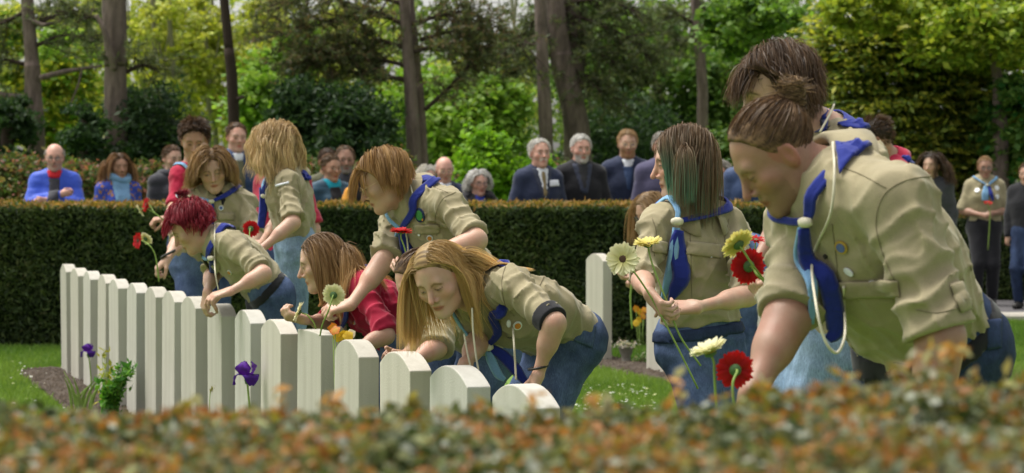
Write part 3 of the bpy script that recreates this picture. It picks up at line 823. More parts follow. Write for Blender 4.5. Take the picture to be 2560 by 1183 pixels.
# understorey shrubs right behind the bystanders
def shrub(label, D, cx, cy, rx, ry, n, seed, cols=RHO, size=0.07):
    return tree('shrub', label, 'shrub', [(cx, 500), (cx, 480), (cx, 450)], (0.03, 0.02, 0.01), [(cx, cy, rx, ry, 0.6, n, size, 0.45, cols, max(12, int(n / 90)), 0.6, 0.22)], D, 'bark_dark', 'shrubs behind the bystanders', seed)
for k, (lb, D, cx, cy, rx, ry, n) in enumerate([
        ('pink-budded shrub behind the man in bright blue', 24.5, 60, 470, 120, 85, 6500), ('pink-budded shrub between the man in blue and patterned coat', 24, 215, 480, 70, 80, 4200), ('pink-budded shrub behind patterned coat and grey coat', 24.6, 365, 475, 80, 75, 4500),
        ('shrub between the dark-haired boy and wavy blonde girl', 25, 560, 490, 90, 60, 4000), ('pink-budded shrub right of the wavy blonde hair', 24.3, 775, 465, 75, 80, 4500), ('pink-budded shrub at the foot of the middle pine', 24.6, 950, 440, 90, 75, 5000),
        ('shrub between the two old women', 25.5, 1110, 480, 90, 60, 4000), ('reddish shrub behind the men in suits', 26, 1420, 465, 120, 65, 6000), ('shrub right of the fair bearded man', 26, 1690, 470, 130, 60, 5500), ('shrub behind the dark blue jacket at right', 26, 1900, 470, 110, 70, 5000), ('low shrub left of the woman with curly dark hair', 29, 2200, 500, 140, 60, 5000), ('dark shrub between curly-haired woman and scout woman', 29, 2420, 500, 120, 70, 5000)]):
    shrub(lb, D, cx, cy, rx, ry, n, 60 + k)

BX = [350, 392, 415, 440, 478, 520, 556, 625, 668, 700, 130, 215, 860, 1150, 1270, 1300]
BNAME = ['first', 'second'] + ORD[2:] 
BORD = [BNAME[sorted(BX).index(b_)] for b_ in BX]
tree('beech_tree', 'yellow-green tree standing beyond the left edge of the wood', 'tree', [(-300, 500), (-300, 350), (-300, 100)], (0.14, 0.1, 0.05), [(-280, 220, 200, 260, 1.6, 8000, 0.14, 0.65, YEL + MID, 80, 0.9, 0.2), (-650, 220, 200, 260, 1.6, 6000, 0.14, 0.65, MID + BRI, 60, 0.9, 0.2)], 34, seed=18)
tree('beech_tree', 'green tree standing beyond the right edge of the wood', 'tree', [(2850, 500), (2850, 350), (2850, 100)], (0.14, 0.1, 0.05), [(2830, 220, 220, 270, 1.6, 8000, 0.14, 0.65, MID + BRI, 80, 0.9, 0.2), (3250, 220, 220, 270, 1.6, 6000, 0.14, 0.65, MID, 60, 0.9, 0.2)], 34, seed=19)
shrub('pink-budded shrub at the left end of the shrub border', 24.5, -180, 470, 120, 80, 3500, 75)
# birch wood behind: each stem is its own tree
for k, (x0, x1, D, top, r) in enumerate([(350, 372, 47, 0, 0.07), (392, 380, 46, 0, 0.06), (415, 432, 48, 0, 0.08), (440, 420, 46, 0, 0.06), (478, 500, 50, 0, 0.07), (520, 508, 49, 0, 0.06), (556, 530, 50, 0, 0.06), (625, 640, 49, 0, 0.06), (668, 650, 52, 0, 0.06), (700, 715, 50, 0, 0.06), (130, 120, 48, 0, 0.07), (215, 225, 50, 0, 0.06), (860, 850, 50, 0, 0.06), (1150, 1165, 50, 0, 0.06), (1270, 1290, 52, 0, 0.05), (1300, 1280, 50, 0, 0.05)]):
    my = 220
    cr = [(x1 + 10, 150, 60, 190, 1.0, 1500, 0.15, 0.65, BIR + (YEL if x0 > 300 else MID), 26, 0.8, 0.28)] if x0 < 900 else [(x1, 230, 60, 120, 1.0, 900, 0.15, 0.65, BIR, 18, 0.8, 0.28)]
    tree('birch_tree', f'slender pale-stemmed birch of the far wood, {BORD[k]} from the left', 'tree', [(x0, 500), ((x0 + x1) / 2 + (8 if k % 2 else -8), 260), (x1, 0), (x1 + (x1 - x0) * 0.6, -220)], (r * 1.4, r, r * 0.7, r * 0.4), cr, D, 'bark_pale', 'birches of the far wood', 80 + k,
         branches=[([((x0 + x1) / 2, 250), ((x0 + x1) / 2 + (30 if k % 3 else -30), 120), ((x0 + x1) / 2 + (45 if k % 3 else -45), -30)], (r * 0.5, r * 0.4, r * 0.2))])
# the far wood as one mass
rg = np.random.default_rng(77); D = 66
def far_mass(n, x0, x1, y0, y1, cols, D, size):
    px = rg.uniform(x0, x1, n); py = y0 + (y1 - y0) * rg.uniform(0, 1, n)
    d = vnoise(np.stack([px / 60, py / 60, px * 0 + 3], -1)) + 0.5 * vnoise(np.stack([px / 25, py / 25, px * 0 + 9], -1))
    ok = d > (-0.85 + 0.75 * (1 - np.clip((py + 40) / 260, 0, 1)))
    gap = np.exp(-((px - 1235) / 85) ** 2 - ((py - 30) / 75) ** 2) + 0.9 * np.exp(-((px - 530) / 60) ** 2 - ((py - 10) / 60) ** 2) + 0.7 * np.exp(-((px - 900) / 60) ** 2 - ((py + 5) / 40) ** 2)
    ok &= rg.uniform(0, 1, n) > gap * 1.5
    px, py = px[ok], py[ok]; DD = D + rg.uniform(-6, 6, len(px))
    xc, yc = (px - CX) / FPX, -(py - CY) / FPX
    dr = np.stack([xc, yc * _st + _ct, yc * _ct - _st], -1)
    P = A([0, 0, EYE]) + dr * (DD / dr[:, 1])[:, None]
    return P[P[:, 2] > 0.1]
P1_ = far_mass(56000, -1100, 1000, -260, 520, None, 64, 0.2); P2_ = far_mass(58000, 900, 3600, -260, 520, None, 64, 0.2)
P_all = np.concatenate([P1_, P2_]); ixx = np.concatenate([rg.choice(4, len(P1_), p=[0.3, 0.35, 0.25, 0.1]), rg.choice([2, 3, 4, 5], len(P2_))])
fw_ = leaf_obj('far_wood', None, P_all, 0.21, 0.7, [(0.36, 0.42, 0.07), (0.46, 0.48, 0.09), (0.25, 0.34, 0.055), (0.14, 0.20, 0.045), (0.16, 0.26, 0.05), (0.09, 0.14, 0.04)], rg, 0.7, wts=ixx)
tag(fw_, 'yellow-green spring wood far behind everything', 'wood', kind='stuff')
# ------------------------------------------------------------------ people
def head_frame(az, pitch, roll):
    az, p, r = map(math.radians, (az, pitch, roll))
    Fw = A([-math.sin(az) * math.cos(p), -math.cos(az) * math.cos(p), -math.sin(p)])
    Rt = nrm(np.cross([-math.sin(az), -math.cos(az), 0], [0, 0, 1]))
    Up = np.cross(Rt, Fw)
    U2 = Up * math.cos(r) + Rt * math.sin(r)
    R2 = Rt * math.cos(r) - Up * math.sin(r)
    return np.stack([R2, Fw, U2], -1)          # columns: right, forward, up

def head_prims(c, B, s, fem=0.0, nose=1.0, child=0.0, big=0.0):
    L = lambda x, y, z: c + B @ (A([x, y, z]) * s)
    jw = 0.057 - 0.007 * fem + 0.003 * big
    pr = [ell(L(0, -0.014, 0.036), B, A([0.076, 0.097, 0.086]) * s, 0.02),
          ell(L(0, 0.004, 0.004), B, A([0.070, 0.080, 0.085]) * s, 0.03),
          ell(L(0, 0.034, -0.048), B, A([jw, 0.054, 0.066]) * s, 0.035 * s),
          cap(L(-jw * 0.72, 0.012, -0.082), L(-0.012, 0.068, -0.104), 0.017 * s, 0.016 * s, 0.03 * s),
          cap(L(jw * 0.72, 0.012, -0.082), L(0.012, 0.068, -0.104), 0.017 * s, 0.016 * s, 0.03 * s),
          ell(L(0, 0.074, -0.103), B, A([0.019, 0.017, 0.016]) * s, 0.02 * s),
          cap(L(-0.034, 0.076, 0.022), L(0.034, 0.076, 0.022), (0.013 - 0.002 * fem) * s, (0.013 - 0.002 * fem) * s, 0.02 * s),
          ell(L(-0.046, 0.056, -0.026), B, A([0.02, 0.022, 0.018]) * s, 0.025 * s),
          ell(L(0.046, 0.056, -0.026), B, A([0.02, 0.022, 0.018]) * s, 0.025 * s),
          ell(L(-0.031, 0.096, -0.001), B, A([0.019, 0.015, 0.0125]) * s, 0.014 * s, 1),
          ell(L(0.031, 0.096, -0.001), B, A([0.019, 0.015, 0.0125]) * s, 0.014 * s, 1),
          ell(L(-0.031, 0.0765, 0.0), B, A([0.0145, 0.0135, 0.0125]) * s, 0.006 * s),
          ell(L(0.031, 0.0765, 0.0), B, A([0.0145, 0.0135, 0.0125]) * s, 0.006 * s),
          cap(L(0, 0.086, 0.012), L(0, 0.1 + 0.014 * nose, -0.034), 0.008 * s, 0.0105 * s, 0.014 * s),
          ell(L(-0.0125, 0.094, -0.039), B, A([0.0078, 0.0105, 0.0075]) * s, 0.008 * s),
          ell(L(0.0125, 0.094, -0.039), B, A([0.0078, 0.0105, 0.0075]) * s, 0.008 * s),
          ell(L(0, 0.083, -0.062), B, A([0.024, 0.0135, 0.009]) * s, 0.010 * s),
          ell(L(0, 0.0875, -0.0655), B, A([0.021, 0.0085, 0.0042]) * s, 0.004 * s),
          ell(L(0, 0.0855, -0.0765), B, A([0.019, 0.0095, 0.0055]) * s, 0.005 * s),
          cap(L(-0.02, 0.099, -0.0707), L(0.02, 0.099, -0.0707), 0.0035 * s, 0.0035 * s, 0.004 * s, 1)]
    for sx in (-1, 1):
        Rz = B @ A([[math.cos(0.35 * sx), -math.sin(0.35 * sx), 0], [math.sin(0.35 * sx), math.cos(0.35 * sx), 0], [0, 0, 1]])
        pr.append(ell(L(0.079 * sx, -0.010, -0.008), Rz, A([0.0085, 0.019, 0.031]) * s, 0.006 * s))
        pr.append(ell(L(0.088 * sx, -0.007, -0.004), Rz, A([0.006, 0.010, 0.018]) * s, 0.005 * s, 1))
    return pr

def sstep(a, b, x):
    t = np.clip((x - a) / (b - a), 0, 1)
    return t * t * (3 - 2 * t)

def face_paint(Q, col, tone, brow, lipc, eyes, beard=None, beard_full=1.0):
    """Q: points in head units; col: colours to alter"""
    x, y, z = np.abs(Q[:, 0]), Q[:, 1], Q[:, 2]
    front = (y > 0.03)
    def put(m, c):
        m = np.clip(m, 0, 1)[:, None] * front[:, None]
        col[:] = col * (1 - m) + A(c) * m
    red = tone * A([1.02, 0.74, 0.70])
    put(0.55 * np.exp(-(((x - 0.045) / 0.018) ** 2 + ((z + 0.032) / 0.018) ** 2)), red)
    put(0.6 * np.exp(-((x / 0.014) ** 2 + ((z + 0.034) / 0.012) ** 2)) * (y > 0.08), red)
    put(0.55 * np.exp(-(((x - 0.031) / 0.017) ** 2 + ((z + 0.001) / 0.011) ** 2)), tone * A([0.72, 0.58, 0.56]))
    if beard is not None:
        m = sstep(-0.035, -0.062, z - 0.35 * np.maximum(0.06 - y, 0) * 0.6) * (y > 0.0) * sstep(-0.02, 0.02, y)
        m *= np.where((x < 0.022) & (z > -0.078) & (z < -0.06) & (y > 0.08), 0.3, 1)
        if beard_full < 0.5: m *= ((x < 0.032) & (z > -0.064) & (z < -0.044) & (y > 0.07)) | False
        put(0.92 * m, beard)
    put((1 - sstep(0.8, 1.15, np.sqrt((x / 0.0235) ** 2 + ((z + 0.0705) / 0.0105) ** 2))) * (y > 0.07), lipc)
    put(0.75 * (1 - sstep(0.7, 1.1, np.sqrt((x / 0.023) ** 2 + ((z + 0.0707) / 0.0022) ** 2))) * (y > 0.07), lipc * 0.35)
    bz = 0.0235 - 0.012 * ((x - 0.028) / 0.02) ** 2 + 0.1 * (x - 0.028)
    put(0.95 * (1 - sstep(0.5, 1.1, np.abs(z - bz) / 0.0056)) * sstep(0.009, 0.014, x) * (1 - sstep(0.046, 0.054, x)), brow)
    # eyes: eyes = openness 0..1
    ex = (x - 0.031) / 0.0145
    upper = 0.0005 + (0.0060 * eyes - 0.0030) * (1 - ex ** 2); lower = -0.0040 * (1 - ex ** 2) - 0.0005
    inside = (np.abs(ex) < 1) & (z < upper) & (z > lower)
    put(inside * 0.9, (0.62, 0.58, 0.54))
    put(inside * (np.sqrt((x - 0.031) ** 2 + (z - 0.0003) ** 2) < 0.0062), (0.05, 0.045, 0.045))
    put(0.9 * (np.abs(ex) < 1.05) * (1 - sstep(0.4, 1.1, np.abs(z - upper) / 0.0020)), (0.05, 0.03, 0.025))
    put(0.4 * (np.abs(ex) < 0.95) * (1 - sstep(0.3, 1.1, np.abs(z - lower) / 0.0013)), (0.12, 0.06, 0.05))
    for sx in (0.0065,):
        put(0.8 * (1 - sstep(0.5, 1.1, np.sqrt(((x - sx) / 0.004) ** 2 + ((z + 0.0455) / 0.0028) ** 2))) * (y > 0.08), tone * 0.25)
    return col

def hand_prims(w, tip, palm, S=1.0, curl=25, thumb=1, spread=1.0, left=False, tc=30):
    """w wrist, tip direction, palm = direction the palm faces, thumb = side of the thumb (+1 / -1 along side axis)"""
    t = nrm(tip); n = nrm(A(palm, float) - t * (A(palm, float) @ t)); sd = np.cross(t, n) * thumb
    pr = []
    offs = [0.026, 0.009, -0.008, -0.024]; ln = [0.070, 0.078, 0.073, 0.058]
    pl = [0.088, 0.092, 0.087, 0.079]
    cr = curl if isinstance(curl, (list, tuple)) else [curl] * 4
    for o, l, p, c in zip(offs, ln, pl, cr):
        o, l, p = o * S, l * S, p * S
        kn = w + t * p + sd * o
        pr.append(cap(w + sd * o * 0.62 + t * 0.006, kn, 0.0150 * S, 0.0108 * S, 0.014 * S))
        a = 0.0; q = kn
        for seg, (fr, ra, rb) in enumerate(((0.46, 0.0098, 0.0088), (0.31, 0.0088, 0.008), (0.25, 0.008, 0.0066))):
            a += math.radians(c * (0.75, 1.1, 0.8)[seg])
            dr = t * math.cos(a) + n * math.sin(a) + sd * 0.13 * spread * (o / (0.026 * S)) * math.cos(a)
            q2 = q + nrm(dr) * l * fr
            pr.append(cap(q, q2, ra * S, rb * S, 0.0045 * S)); q = q2
    b0 = w + t * 0.022 * S + sd * 0.020 * S + n * 0.006 * S
    d1 = nrm(t * 0.75 + sd * 0.65 + n * 0.45)
    b1 = b0 + d1 * 0.042 * S
    tcr = math.radians(tc)
    d2 = nrm(t * 0.95 + sd * (0.35 - tcr * 0.5) + n * (0.4 + tcr * 0.6)); b2 = b1 + d2 * 0.033 * S
    d3 = nrm(t * 0.95 + sd * (0.1 - tcr * 0.6) + n * (0.4 + tcr * 0.6)); b3 = b2 + d3 * 0.026 * S
    pr += [cap(w + t * 0.008, b0, 0.015 * S, 0.0155 * S, 0.014 * S), cap(b0, b1, 0.0155 * S, 0.0115 * S, 0.012 * S),
           cap(b1, b2, 0.0108 * S, 0.0098 * S, 0.005 * S), cap(b2, b3, 0.0098 * S, 0.0075 * S, 0.005 * S)]
    return pr

# -- hair
CR_C, CR_R = A([0, -0.014, 0.036]), A([0.076, 0.097, 0.086])
FC_C, FC_R = A([0, 0.030, -0.045]), A([0.062, 0.062, 0.082])

def hairline(q, recede=0.0):
    x, y, z = np.abs(q[:, 0]), q[:, 1], q[:, 2]
    zl = np.interp(y, [-0.10, -0.06, -0.02, 0.0, 0.012, 0.03, 0.05, 0.065, 0.085],
                   [-0.06, -0.055, -0.035, 0.018, -0.006, 0.018, 0.052, 0.072, 0.080])
    zl = zl + recede * sstep(0.0, 0.06, y) * 0.045
    return z - zl

def hair_build(person, name, c, B, s, st, mat, body_prims=None, seed=0, wpx=0.003):
    rg = np.random.default_rng(seed + 100)
    n = st.get('n', 1500)
    k = np.arange(n * 4) + 0.5
    ph = np.arccos(1 - 2 * k / (n * 4)); th = math.pi * (1 + 5 ** 0.5) * k
    D = np.stack([np.cos(th) * np.sin(ph), np.sin(th) * np.sin(ph), np.cos(ph)], -1)
    q = CR_C + CR_R * D
    hl = hairline(q, st.get('recede', 0))
    if st.get('bald'):     # only a fringe round the sides and back
        hl = np.minimum(hl, st['bald'] - q[:, 2] - 0.02 * (q[:, 1] > 0.0))
    q = q[hl + rg.normal(0, 0.004, len(q)) > 0]
    if len(q) > n: q = q[rg.permutation(len(q))[:n]]
    n = len(q)
    nor = nrm((q - CR_C) / CR_R ** 2)
    part = st.get('part', 0.0)
    side = np.sign(q[:, 0] - part + rg.normal(0, 0.003, n))
    comb = A(st.get('comb', (0, -0.6, 0.0)), float)
    d = comb[None] + A([1.0, 0, 0])[None] * (side * st.get('side', 0.6))[:, None]
    fr = sstep(st.get('fringe_y', 0.035), st.get('fringe_y', 0.035) + 0.02, q[:, 1]) * (q[:, 2] > 0.05)
    if 'fringe' in st:
        d = d * (1 - fr[:, None]) + A(st['fringe'], float)[None] * fr[:, None]
    d = d + rg.normal(0, st.get('mess', 0.12), (n, 3))
    d = nrm(d - nor * (np.sum(d * nor, 1))[:, None] * 0.9 + nor * st.get('lift', 0.15))
    ln = st.get('len', 0.1) * rg.uniform(1 - st.get('lvar', 0.2), 1, n)
    if 'fringe_len' in st: ln = ln * (1 - fr) + st['fringe_len'] * rg.uniform(0.8, 1, n) * fr
    if 'top_len' in st:
        tp = sstep(0.05, 0.09, q[:, 2]); ln = ln * (1 - tp) + st['top_len'] * rg.uniform(0.75, 1, n) * tp
    m = st.get('steps', 10)
    lay = rg.uniform(0.006, 0.006 + st.get('vol', 0.012), n)
    Pw = c + (q * s) @ B.T
    dw = d @ B.T
    G = A(st.get('grav', (0, 0, -1)), float)
    g = st.get('g', 0.25)
    bun = st.get('to')
    Gv = np.tile(G, (n, 1))
    if 'backdir' in st:
        bk = sstep(st.get('back_y', -0.015), st.get('back_y', -0.015) - 0.04, q[:, 1])[:, None]
        Gv = nrm(Gv * (1 - bk) + nrm(A(st['backdir'], float) * 0.9 + G * 0.35) * bk)
    bunw = None if bun is None else c + B @ (A(bun) * s)
    pts = [Pw + (nor * s * 0.0) @ B.T]
    clear = st.get('clear'); frk = fr if 'fringe' in st else fr * 0
    curl, cf = st.get('curl', 0.0), st.get('cf', 60.0)
    cph = rg.uniform(0, 6.28, n); cax = nrm(rg.normal(0, 1, (n, 3)))
    for i in range(m):
        if bunw is not None:
            dw = nrm(dw * 0.5 + nrm(bunw - Pw) * 0.7)
            stepv = np.minimum(ln / m, np.linalg.norm(bunw - Pw, axis=1) * 0.6)
        else:
            gi = g if i > 0 else g * 0.3
            dw = nrm(dw * (1 - gi) + Gv * gi); stepv = ln / m
        Pw = Pw + dw * stepv[:, None]
        Q = ((Pw - c) @ B) / s
        for CC, RR in ((CR_C, CR_R), (FC_C, FC_R)):
            r2 = RR[None] + lay[:, None]
            kk = np.linalg.norm((Q - CC) / r2, axis=1)
            ins = kk < 1
            Q[ins] = CC + (Q[ins] - CC) / np.maximum(kk[ins], 0.05)[:, None]
        if clear is not None:      # keep the face open: strands slide round to the temples
            face = (Q[:, 1] > 0.012) & (Q[:, 2] < 0.088) & (Q[:, 2] > -0.16) & (np.abs(Q[:, 0]) < clear) & (frk < 0.5)
            f_ = face
            Q[f_, 0] = np.where(side[f_] == 0, 1, side[f_]) * (np.abs(Q[f_, 0]) * 0.35 + clear * 0.65)
            pass
            for sgn_, key in ((1, 'ymaxR'), (-1, 'ymaxL')):
                if key in st:
                    lim = st[key] + 0.035 * sstep(0.03, 0.085, Q[:, 2])
                    mk = (side == sgn_) & (frk < 0.5) & (Q[:, 1] > lim) & (Q[:, 2] < 0.09)
                    Q[mk, 1] = lim[mk] + (Q[mk, 1] - lim[mk]) * 0.15
        Pn = c + (Q * s) @ B.T
        if body_prims is not None and i >= 2:
            dd = prims_eval(body_prims, Pn.astype(f32)) - lay * 1.2 - 0.004
            ins = dd < 0
            if ins.any():
                pi = Pn[ins].astype(f32); e = 0.004
                gr = np.stack([prims_eval(body_prims, pi + A(v, f32) * e) - prims_eval(body_prims, pi - A(v, f32) * e) for v in ((1, 0, 0), (0, 1, 0), (0, 0, 1))], -1)
                Pn[ins] -= nrm(gr) * dd[ins][:, None]
        mv = Pn - pts[-1]
        lnm = np.linalg.norm(mv, axis=1)
        dw = np.where((lnm > 1e-5)[:, None], nrm(dw * 0.35 + nrm(mv) * 0.65), dw)
        Pw = Pn
        pts.append(Pw.copy())
    PT = np.stack(pts, 1)                         # n, m+1, 3
    cl = st.get('clump', 0.32)
    if cl and n > 60:
        ng = max(20, n // 14); gi_ = rg.permutation(n)[:ng]
        dd = ((q[:, None, :] - q[gi_][None]) ** 2).sum(-1)
        near_ = gi_[np.argmin(dd, 1)]
        tt_ = np.linspace(0, 1, m + 1)[None, :, None] ** 0.8 * cl
        PT = PT + (PT[near_] - PT) * tt_
    if curl:
        t = np.linspace(0, 1, m + 1)
        arc = np.cumsum(np.concatenate([np.zeros((n, 1)), np.linalg.norm(np.diff(PT, axis=1), axis=2)], 1), 1)
        clump = vnoise((q * st.get('wave', 45))) * 3.0
        a = arc * cf + (cph * 0.08 + clump * 2)[:, None]
        ax2 = nrm(np.cross(nor_w(nor, B), [0.05, 0.1, 1.0]) + 0.25 * cax)
        PT = PT + curl * (t ** 0.5)[None, :, None] * (np.sin(a)[..., None] * nor_w(nor, B)[:, None] + np.cos(a)[..., None] * ax2[:, None] * 0.7)
    # ribbons
    T = np.gradient(PT, axis=1); out = nrm(PT - (c + B @ (A([0, -0.01, 0.0]) * s)))
    wv = nrm(np.cross(T, out) + rg.normal(0, 0.10, (n, 1, 3)))
    w0 = st.get('w', wpx) * rg.uniform(0.6, 1.3, n)
    prof = np.interp(np.linspace(0, 1, m + 1), [0, 0.1, 0.7, 1], [0.7, 1, 0.8, 0.15])
    h = wv * (w0[:, None] * prof[None])[..., None] * 0.5
    V = np.stack([PT - h, PT + h], 2).reshape(-1, 3)
    b2 = (((np.arange(n) * (m + 1))[:, None] + np.arange(m)[None]) * 2).reshape(-1)
    F = np.stack([b2, b2 + 1, b2 + 3, b2 + 2], -1)
    c1, c2 = A(st['c1']), A(st['c2'])
    mixv = np.clip(0.5 + 0.8 * vnoise(q * 60) + rg.normal(0, 0.15, n), 0, 1)
    cs = c1 * (1 - mixv[:, None]) + c2 * mixv[:, None]
    CV = np.repeat(cs[:, None, :], m + 1, 1)
    tt = np.linspace(0, 1, m + 1)[None, :, None]
    if 'tip' in st: CV = CV * (1 - tt ** 1.2) + (A(st['tip']) * (0.75 + 0.5 * mixv)[:, None])[:, None, :] * tt ** 1.2
    if 'root' in st: CV = CV * np.clip(tt * 3, 0, 1) + A(st['root']) * (1 - np.clip(tt * 3, 0, 1))
    if 'dye' in st: CV = st['dye'](q, CV, tt, rg)
    CV = np.repeat(CV[:, :, None, :], 2, 2).reshape(-1, 3)
    # cap under the strands
    capp = [ell(c + B @ (CR_C * s), B, (CR_R + 0.0075) * s, 0.02)]
    rec, bald = st.get('recede', 0), st.get('bald')
    def post(P, dd):
        Q = ((P - c) @ B) / s
        e = -hairline(Q, rec) + 0.009 + 0.004 * vnoise(Q * 180)
        if bald: e = np.maximum(e, Q[:, 2] - bald + 0.02 * (Q[:, 1] > 0))
        return np.maximum(np.maximum(dd, e * s), -(prim_d(ell(c + B @ (CR_C * s), B, (CR_R - 0.006) * s), P))).astype(f32)
    Vc, Fc = mesh_sdf(capp, st.get('caph', 0.006), post)
    rootc = A(st.get('root', c1))
    Qc = ((Vc - c) @ B) / s
    nc = np.clip(0.5 + 0.9 * vnoise(Qc * (A([60, 60, 200]) if 'to' in st else A([18, 230, 60]))), 0, 1)[:, None]
    Cc = lerp(rootc * 0.7, c1 * 0.6 + c2 * 0.4, nc * 0.8)
    if 'to' in st or st.get('capmix'):
        Cc = c1 * (1 - nc) + c2 * nc
    V2, F2 = merge([(V, F), (Vc, Fc)])
    o = mobj(name, V2, F2, mat, person, np.concatenate([CV, Cc]))
    return o

def nor_w(nor, B): return nor @ B.T

# -- clothing folds
def fold_fn(frames, amp, seed=0, regions=()):
    """frames: (centre, axis, reach, freq, mul): folds bunched round an axis; regions: (a, b, radius, axis): long soft folds along each part"""
    mats = []
    for a_, b_, r_, ax in regions:
        dz = nrm(A(ax, float)); dx = nrm(np.cross(dz, [0.31, 0.9, 0.2])); dy = np.cross(dz, dx)
        mats.append((A(a_, f32), A(b_, f32), r_, np.stack([dx * 20, dy * 20, dz * 3.4], -1).astype(f32)))
    def fn(P, d):
        m = np.abs(d) < 0.04
        if not m.any(): return d
        Q = P[m]
        w = np.zeros(len(Q), f32)
        warp = vnoise(Q * 7 + seed * 3.1) * 0.55 + vnoise(Q * 15 + seed) * 0.2
        for c, ax, reach, freq, mul in frames:
            R = Q - A(c, f32)
            t = R @ A(ax, f32)
            fall = np.exp(-(np.sum(R * R, -1)) / (reach * reach))
            ridge = 1 - np.abs(np.sin(t * freq + warp * 4.2 + seed))
            w += (ridge ** 1.6 - 0.4) * fall * mul * 1.1
        best = np.full(len(Q), 9.0, f32); Q2 = Q * 8
        for a_, b_, r_, Mx in mats:
            dd = prim_d(cap(a_, b_, r_, r_), Q)
            k = dd < best
            best[k] = dd[k]; Q2[k] = Q[k] @ Mx
        Q2 = Q2 + 1.1 * vnoise(Q * 4.5 + 7)[:, None] + seed
        n1 = np.abs(vnoise(Q2))
        w += 1.35 * ((1 - n1) ** 4.0 - 0.34) * (0.6 + 0.5 * vnoise(Q * 3 + seed)) + 0.35 * vnoise(Q * 7 + seed * 1.7)
        d = d.copy(); d[m] = d[m] - amp * w
        return d
    return fn

def bvh_of(o, off=None):
    me = o.data
    n = len(me.vertices); co = np.empty(n * 3, f32); me.vertices.foreach_get('co', co)
    p = o.parent; of = np.zeros(3)
    while p is not None:
        of = of + A(p.location); p = p.parent
    co = co.reshape(-1, 3) + of
    return BVHTree.FromPolygons([Vector(v) for v in co.tolist()], [tuple(p.vertices) for p in me.polygons])

def surf(bvh, px, py, off=0.006, D=None):
    """point of the garment under a photo pixel (ray from the eye point), lifted off along the normal"""
    o = Vector((0, 0, EYE)); d = Vector((W(px, py, 10) - A([0, 0, EYE])).tolist()).normalized()
    loc, no, i, ds = bvh.ray_cast(o, d)
    if loc is None:
        return (W(px, py, D), A([0, -1.0, 0])) if D else (None, None)
    n = A(no)
    if n @ A(d) > 0: n = -n
    return A(loc) + n * off, n

def near(bvh, p, off=0.006):
    loc, no, i, ds = bvh.find_nearest(Vector(A(p, float).tolist()))
    n = A(no)
    if (A(p) - A(loc)) @ n < 0: n = n
    return A(loc) + n * off, n



class Person: pass

